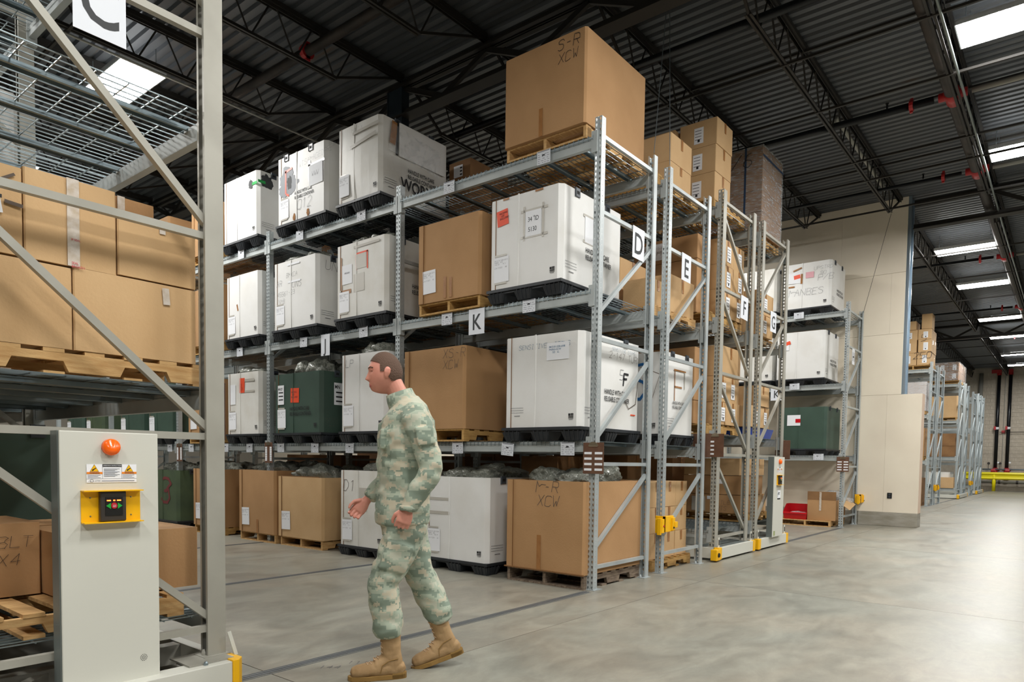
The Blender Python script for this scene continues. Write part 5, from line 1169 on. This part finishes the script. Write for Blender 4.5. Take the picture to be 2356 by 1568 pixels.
# risers and valves
for i,(y,l) in enumerate(((3.42,'left black sprinkler riser against the block wall'),(2.9,'right black sprinkler riser against the block wall'))):
    t=T('sprinkler_riser',l,'pipe',(45.85,y,0))
    O('riser_pipe',MB().tube((0,0,1.0),(0,0,6.4),.085,16).mesh('riser_pipe','bpipe',True),t)
    O('elbow',MB().tube((0,0,6.3),(0,0,6.55),.11,14).box(-.1,.1,-.1,.35 if i==0 else .1,6.42,6.6).mesh('elbow','redfit'),t,label='red elbow')
    O('collar',MB().tube((0,0,3.35),(0,0,3.48),.1,14).mesh('collar','paper',True),t); O('red_switch',MB().box(-.1,.1,.04,.14,3.33,3.52).mesh('red_switch','redfit'),t)
    O('valve_body',MB().tube((0,0,.75),(0,0,1.25),.12,14).tube((0,-.2,1.15),(0,.2,1.15),.06,12).mesh('valve_body','redfit',True),t,label='red valve body')
    O('handwheel',MB().tube((-.1,.3,1.5),(-.12,.3,1.5),.07,16).tube((-.1,.3,1.2),(-.1,.3,1.5),.012,6).mesh('handwheel','pipe'),t)
    O('gauge',MB().tube((-.12,-.14,1.55),(-.15,-.14,1.55),.05,16).mesh('gauge','paper'),t)
t=T('wall_pipe','pale vertical pipe on the block wall behind the last rack','pipe',(45.9,4.25,0)); O('pipe',MB().tube((0,0,0),(0,0,6.45),.1,16).mesh('pipe','gpipe',True),t)
t=T('valve_piping','horizontal fire piping with grey and red sections low on the block wall','pipe',(45.8,2.3,0))
O('low_pipe',MB().tube((0,1.9,.48),(0,-4,.48),.07,12).mesh('low_pipe','gpipe',True),t); O('upper_pipe',MB().tube((-.05,1.7,1.17),(-.05,-4,1.17),.04,10).mesh('upper_pipe','stud',True),t)
for y in (1.2,.55,-.35): O('coupling',cached('cpl',lambda: MB().tube((0,-.1,0),(0,.1,0),.11,12).mesh('coupling','redfit')),t,(-.02,y,1.1))
for y in (.9,.1,-.7): O('coupling',cached('cpl2',lambda: MB().tube((0,-.05,0),(0,.05,0),.1,12).mesh('coupling','pipe')),t,(0,y,.48))
O('wall_bar',MB().tube((.1,1.0,3.2),(.1,-4,3.2),.015,6).mesh('wall_bar','pipe'),t)
t=T('alarm_box','small red alarm box between the two black risers','alarm',(45.95,3.13,3.15)); O('box',MB().box(-.04,.05,-.08,.08,0,.15).mesh('box','redfit'),t,bev=.01); O('conduit',MB().tube((0,0,.15),(0,0,3.4),.012,6).tube((0,0,0),(0,0,-2.0),.012,6).mesh('conduit','gpipe'),t)

# ------------------------------------------------------------------ the walking soldier
def loft(mb,rings,n=20,cap=True):
    """rings: (centre, rx, ry, axis) elliptical cross-sections perpendicular to the path; rx is measured in the x/z plane, ry along y"""
    cs=[Vector(r[0]) for r in rings]; vs=[]
    for i,(c,rx,ry) in enumerate(rings):
        c=Vector(c); d=(cs[min(i+1,len(cs)-1)]-cs[max(i-1,0)]).normalized()
        b=Vector((0,1,0)); b=(b-d*b.dot(d)).normalized(); a=b.cross(d).normalized()
        for k in range(n):
            t=2*PI*k/n; vs.append(c+a*rx*math.cos(t)+b*ry*math.sin(t))
    m_=len(rings)
    fs=[(j*n+i,j*n+(i+1)%n,(j+1)*n+(i+1)%n,(j+1)*n+i) for j in range(m_-1) for i in range(n)]
    if cap:
        # rounded ends
        for e,(c,rx,ry) in ((0,rings[0]),(m_-1,rings[-1])):
            d=(cs[0]-cs[1]).normalized() if e==0 else (cs[-1]-cs[-2]).normalized()
            vs.append(Vector(c)+d*min(rx,ry)*.55); q=len(vs)-1
            for i in range(n): fs.append((e*n+i,e*n+(i+1)%n,q))
    mb.add(vs,fs)
def fused(name,mb,mt,voxel,parent,smooth=4,wr=0,wscale=(14,14,30),seed=0,cut=None):
    me=mb.mesh('tmp',mt); ob=bpy.data.objects.new('tmp',me); COL.objects.link(ob)
    r=ob.modifiers.new('r','REMESH'); r.mode='VOXEL'; r.voxel_size=voxel
    s=ob.modifiers.new('s','SMOOTH'); s.factor=.5; s.iterations=smooth
    bpy.context.view_layer.update(); dg=bpy.context.evaluated_depsgraph_get()
    m2=bpy.data.meshes.new_from_object(ob.evaluated_get(dg)); bpy.data.objects.remove(ob)
    if wr:
        off=Vector((seed,seed*2,seed*3)); nr=[v.normal.copy() for v in m2.vertices]
        for v,n_ in zip(m2.vertices,nr):
            p=Vector((v.co.x*wscale[0],v.co.y*wscale[1],v.co.z*wscale[2]))+off
            d=noise.noise(p)*.7+(1-abs(noise.noise(p*.6+off))*2)*.5-.25
            v.co+=n_*d*wr
    m2.name=name; m2.materials.clear(); m2.materials.append(M[mt]); m2.shade_smooth()
    return O(name,m2,parent)
sol=T('person','soldier in pale green pixel camouflage and tan boots striding to the left','person',(2.76,3.04,0),math.radians(142.3))
HC=Vector((.150,0,1.745)); HT=Matrix.Rotation(math.radians(5),4,'Y')
def headpt(dx,dy,dz,off=0):
    x,y,z=.097*dx,.077*dy,.118*dz
    if dz<0:
        t=min(1,-dz); y*=1-.34*t*t
        if dx<0: x*=1-.55*t*t
        else: x*=1+.62*t*t-.10*t**6
    if dx>0:
        f=dx
        g=lambda c,w_,v: math.exp(-((v-c)/w_)**2)
        x-=.007*f
        x+=f*(.027*g(0,.013,y)*max(0,min(1,(.018-z)/.05))*(1 if z>-.034 else max(0,1-(-.034-z)/.008)))
        x+=f*.007*g(.034,.012,z)*g(0,.05,y)
        x-=f*.012*(g(.032,.015,y)+g(-.032,.015,y))*g(.013,.011,z)
        x+=f*.007*g(-.062,.006,z)*g(0,.022,y)+f*.006*g(-.073,.006,z)*g(0,.02,y)-f*.004*g(-.067,.003,z)*g(0,.024,y)
        x+=f*.013*g(-.098,.014,z)*g(0,.024,y)
    l=math.sqrt(x*x+y*y+z*z); k=(l+off)/l
    return HC+(HT@Vector((x*k,y*k,z*k)))
_HP=[]
def surf(y,z,inset=0):
    if not _HP:
        for j in range(160):
            for i in range(-60,61):
                ph=PI*(j+.5)/160; th=PI/2*i/60; _HP.append(HT.inverted()@(headpt(math.sin(ph)*math.cos(th),math.sin(ph)*math.sin(th),math.cos(ph))-HC))
    p=min(_HP,key=lambda q:(q.y-y)**2+(q.z-z)**2)
    return HC+HT@Vector((p.x-inset,y,z))
def headgrid(mb,off=0,sel=None,n=64,m_=48):
    vs=[];
    for j in range(m_+1):
        ph=PI*j/m_
        for i in range(n):
            th=2*PI*i/n; vs.append(headpt(math.sin(ph)*math.cos(th),math.sin(ph)*math.sin(th),math.cos(ph),off))
    fs=[]
    for j in range(m_):
        for i in range(n):
            q=(j*n+i,j*n+(i+1)%n,(j+1)*n+(i+1)%n,(j+1)*n+i)
            ph=PI*(j+.5)/m_; th=2*PI*(i+.5)/n
            if sel is None or sel(math.sin(ph)*math.cos(th),math.sin(ph)*math.sin(th),math.cos(ph)): fs.append(q)
    mb.add(vs,fs)
body=MB(); headgrid(body)
for s in (-1,1):
    e=HC+HT@Vector((-.008,s*.074,-.005)); loft(body,[((e.x,e.y,e.z+.030),.010,.006),((e.x-.004,e.y+s*.008,e.z+.02),.018,.007),((e.x,e.y+s*.010,e.z),.019,.007),((e.x+.004,e.y+s*.006,e.z-.02),.011,.006),((e.x+.006,e.y,e.z-.032),.006,.005)],10)
loft(body,[((.04,0,1.50),.08,.09),((.055,0,1.58),.066,.068),((.080,0,1.64),.056,.058),((.112,0,1.71),.052,.058)])
loft(body,[((.035,0,.86),.115,.16),((.03,0,1.0),.11,.15),((.03,0,1.2),.12,.16),((.03,0,1.4),.125,.17),((.04,0,1.53),.09,.14)])
Lj=[(0,.19,1.50),(-.05,.235,1.37),(-.085,.27,1.21),(-.02,.275,1.09),(.030,.27,.99)]
Rj=[(.03,-.19,1.50),(.05,-.235,1.36),(.055,-.27,1.22),(.15,-.275,1.10),(.235,-.265,1.01)]
for J in (Lj,Rj): loft(body,[(J[0],.05,.05),(J[1],.045,.045),(J[2],.038,.038),(J[3],.036,.036),(J[4],.027,.029)],14)
LG=[(.03,.09,.90),(.09,.095,.73),(.155,.10,.565),(.135,.10,.42),(.118,.10,.24)]; RG_=[(.02,-.09,.90),(-.02,-.09,.73),(-.065,-.09,.55),(-.135,-.085,.42),(-.205,-.08,.26)]
for J in (LG,RG_): loft(body,[(J[0],.08,.08),(J[1],.07,.07),(J[2],.05,.05),(J[3],.048,.046),(J[4],.032,.032)],14)
def hand(mb,w0,w1,s,curl):
    """w0 wrist, w1 knuckle centre, s=+1 left hand: back of the hand faces +y"""
    w0=Vector(w0);w1=Vector(w1);d=(w1-w0).normalized(); out=Vector((0,s,0)); f=out.cross(d)*s; f=f if f.x>0 else -f
    loft(mb,[(w0-d*.02,.026,.024),(w0+d*.01,.030,.022),(w0+d*.04,.041,.019),(w1-d*.01,.044,.017),(w1,.040,.015)],14)
    for k,(o,l) in enumerate(((.033,.040),(.0115,.044),(-.0105,.041),(-.031,.033))):
        p=w1+f*o-d*.008; a=p+(d*math.cos(curl*.6)-out*math.sin(curl*.6)+out*.12)*l; b=a+(d*math.cos(curl*1.9)-out*math.sin(curl*1.9))*l*.62; c=b+(d*math.cos(curl*2.9)-out*math.sin(curl*2.9))*l*.45
        loft(mb,[(p,.0100,.0100),(a,.0092,.0092),(b,.0085,.0085),(c,.0075,.0075)],8)
    t0=w0+f*.026+d*.022-out*.006; t1=t0+f*.026+d*.030-out*.008; t2=t1+f*.004+d*.030-out*.010; t3=t2-f*.006+d*.020-out*.006
    loft(mb,[(t0,.015,.014),(t1,.0125,.012),(t2,.0105,.010),(t3,.0085,.008)],8)
hand(body,(.034,.27,.985),(.062,.272,.905),1,.85); hand(body,(.245,-.262,1.0),(.30,-.258,.935),-1,.6)
fused('body',body,'skin',.0042,sol,2)
for s in (-1,1):
    e=surf(s*.031,.012,.0085); O('eye',MB().lathe(e,[(.002,-.011),(.008,-.008),(.0112,0),(.008,.008),(.002,.011)],'x',12).mesh('eye','eyew',True),sol)
    e2=e+HT@Vector((.0085,s*.001,-.001)); O('iris',MB().lathe(e2,[(.0052,-.001),(.0045,.002),(.001,.003)],'x',12).mesh('iris','eyed',True),sol)
    O('eyelid',MB().path([surf(s*.020,.015,-.001),surf(s*.031,.0195,-.0015),surf(s*.042,.015,0)],.0042,8).mesh('eyelid','skin',True),sol)
    O('eyebrow',MB().path([surf(s*.016,.031),surf(s*.033,.036),surf(s*.05,.029)],.0030,6).mesh('eyebrow','hair'),sol)
O('lips',MB().path([surf(-.022,-.067,.001),surf(-.010,-.064,.001),surf(.010,-.064,.001),surf(.022,-.067,.001)],.0032,6).path([surf(-.020,-.069,.001),surf(-.008,-.072,.001),surf(.008,-.072,.001),surf(.020,-.069,.001)],.0032,6).mesh('lips','lips',True),sol)
hb=MB(); headgrid(hb,.0045,lambda x,y,z: z>.66-.35*(1-min(1,max(0,x))) if x>.30 else (z>.02-.0*x if x>.08 else z>.02-(.08-x)*1.1 if x>-.3 else z>-.40),160,120); O('hair',hb.mesh('hair','hair',True),sol)
jk=MB()
loft(jk,[((.046,0,.885),.156,.205),((.045,0,.93),.160,.208),((.04,0,1.02),.152,.200),((.035,0,1.12),.148,.198),((.03,0,1.25),.155,.210),((.025,0,1.38),.162,.222),((.015,0,1.48),.150,.218),((.02,0,1.545),.115,.175),((.04,0,1.59),.085,.10)],28,False)
vs=[]; 
loft(jk,[((.046,0,.885),.156,.205),((.046,0,.895),.15,.2)],28)
loft(jk,[((.04,0,1.57),.085,.10),((.06,0,1.62),.073,.078)],20)
loft(jk,[((-.0,.14,1.50),.085,.085),((-.01,.205,1.47),.08,.078),((-.05,.24,1.37),.076,.07),((-.09,.275,1.22),.068,.064),((-.075,.283,1.16),.064,.06),((-.02,.28,1.08),.056,.053),((.024,.272,1.0),.047,.047),((.030,.271,.985),.048,.048)],20)
loft(jk,[((.03,-.14,1.50),.085,.085),((.03,-.205,1.46),.08,.078),((.05,-.24,1.36),.075,.07),((.06,-.272,1.22),.067,.062),((.10,-.278,1.15),.062,.058),((.17,-.275,1.075),.055,.052),((.228,-.266,1.015),.047,.047)],20)
jk.bar((-.045,.300,1.43),(-.062,.318,1.33),.10,.03,(0,1,0)); jk.bar((.165,.11,1.42),(.168,.11,1.31),.03,.11,(0,1,0)); jk.bar((.178,0,1.46),(.192,0,.92),.02,.045,(0,1,0))
jk.prism([(-.02,.13),(-.02,.02)],'y',0,0) if False else None
fused('jacket',jk,'camo',.008,sol,3,.0095,(13,13,22),4)
O('cuff_band',MB().lathe((.031,.2715,.988),[(.047,-.012),(.051,-.008),(.051,.012),(.047,.016)],'z',20).mesh('cuff_band','camo',True),sol)
cb=MB(); loft(cb,[((.045,0,1.575),.088,.088),((.058,0,1.605),.084,.082),((.070,0,1.640),.078,.076),((.071,0,1.642),.070,.068),((.055,0,1.60),.074,.072)],26,False); O('collar',cb.mesh('collar','camo',True),sol)
tr=MB()
loft(tr,[((.035,0,.98),.13,.17),((.035,0,.90),.14,.185),((.03,0,.82),.13,.18)],24)
loft(tr,[((.03,.085,.90),.125,.105),((.06,.095,.78),.112,.10),((.11,.10,.66),.098,.095),((.157,.10,.565),.09,.09),((.155,.10,.47),.092,.09),((.138,.10,.36),.088,.086),((.128,.10,.285),.086,.086),((.124,.10,.245),.07,.07)],22)
loft(tr,[((.02,-.085,.90),.125,.105),((.0,-.095,.78),.112,.10),((-.035,-.092,.66),.098,.095),((-.07,-.09,.56),.09,.09),((-.115,-.087,.46),.092,.09),((-.16,-.082,.37),.088,.086),((-.185,-.08,.315),.084,.084),((-.200,-.08,.28),.07,.07)],22)
tr.bar((.065,.188,.79),(.115,.182,.63),.15,.045,(0,1,0))
fused('trousers',tr,'camo',.008,sol,3,.011,(12,12,20),9)
def boot(M4,lab):
    b=MB()
    loft(b,[((.0,0,.052),.036,.030),((.03,0,.058),.050,.038),((.08,0,.062),.052,.041),((.14,0,.058),.048,.046),((.20,0,.052),.042,.051),((.25,0,.048),.037,.050),((.285,0,.044),.027,.038)],18)
    loft(b,[((.035,0,.10),.045,.038),((.09,0,.10),.052,.042),((.15,0,.075),.042,.044)],18)
    loft(b,[((.052,0,.06),.052,.040),((.060,0,.10),.058,.042),((.068,0,.14),.056,.044),((.070,0,.20),.056,.048),((.074,0,.26),.058,.052),((.078,0,.315),.060,.055)],18)
    o=fused('boot',b,'boot',.005,sol,4,.003,(30,30,30),2); o.matrix_basis=M4
    if lab: o['label']=lab
    out=[]
    for k in range(24):
        t=2*PI*k/24; cx=.145+.165*math.cos(t); w_=(.050 if cx>.15 else .040)*(1 if abs(math.cos(t))<.95 else .9); out.append((cx,math.copysign(abs(math.sin(t))**.7,math.sin(t))*w_))
    O('sole',MB().prism(out,'z',-.002,.026).mesh('sole','sole'),o,bev=.003)
    O('heel_block',MB().prism([p for p in out if p[0]<.085]+[],'z',-.002,.034).mesh('heel_block','sole'),o)
    top={}
    for v in o.data.vertices:
        if abs(v.co.y)<.006:
            pass
    pts=[v.co for v in o.data.vertices if abs(v.co.y)<.008]
    for k in range(8):
        if k<4:
            x=.205-k*.019; z=max(p.z for p in pts if abs(p.x-x)<.006)
        else:
            z=.155+(k-4)*.03; x=max(p.x for p in pts if abs(p.z-z)<.006)
        O('lace',MB().path([(x-.008,-.026,z-.005),(x+.001,-.008,z+.002),(x+.001,.008,z+.002),(x-.008,.026,z-.005)],.0026,6).mesh('lace','lace'),o)
    O('seam',MB().path([(.13,.046,.04),(.12,.047,.085),(.085,.046,.11),(.03,.042,.12)],.0022,5).mesh('seam','sole'),o)
boot(Matrix.Translation((.043,.10,.002)),'planted left boot')
boot(Matrix.Translation((-.092,-.075,.005))@Matrix.Rotation(math.radians(17),4,'Y')@Matrix.Translation((-.235,0,0)),'trailing right boot with its heel lifting')
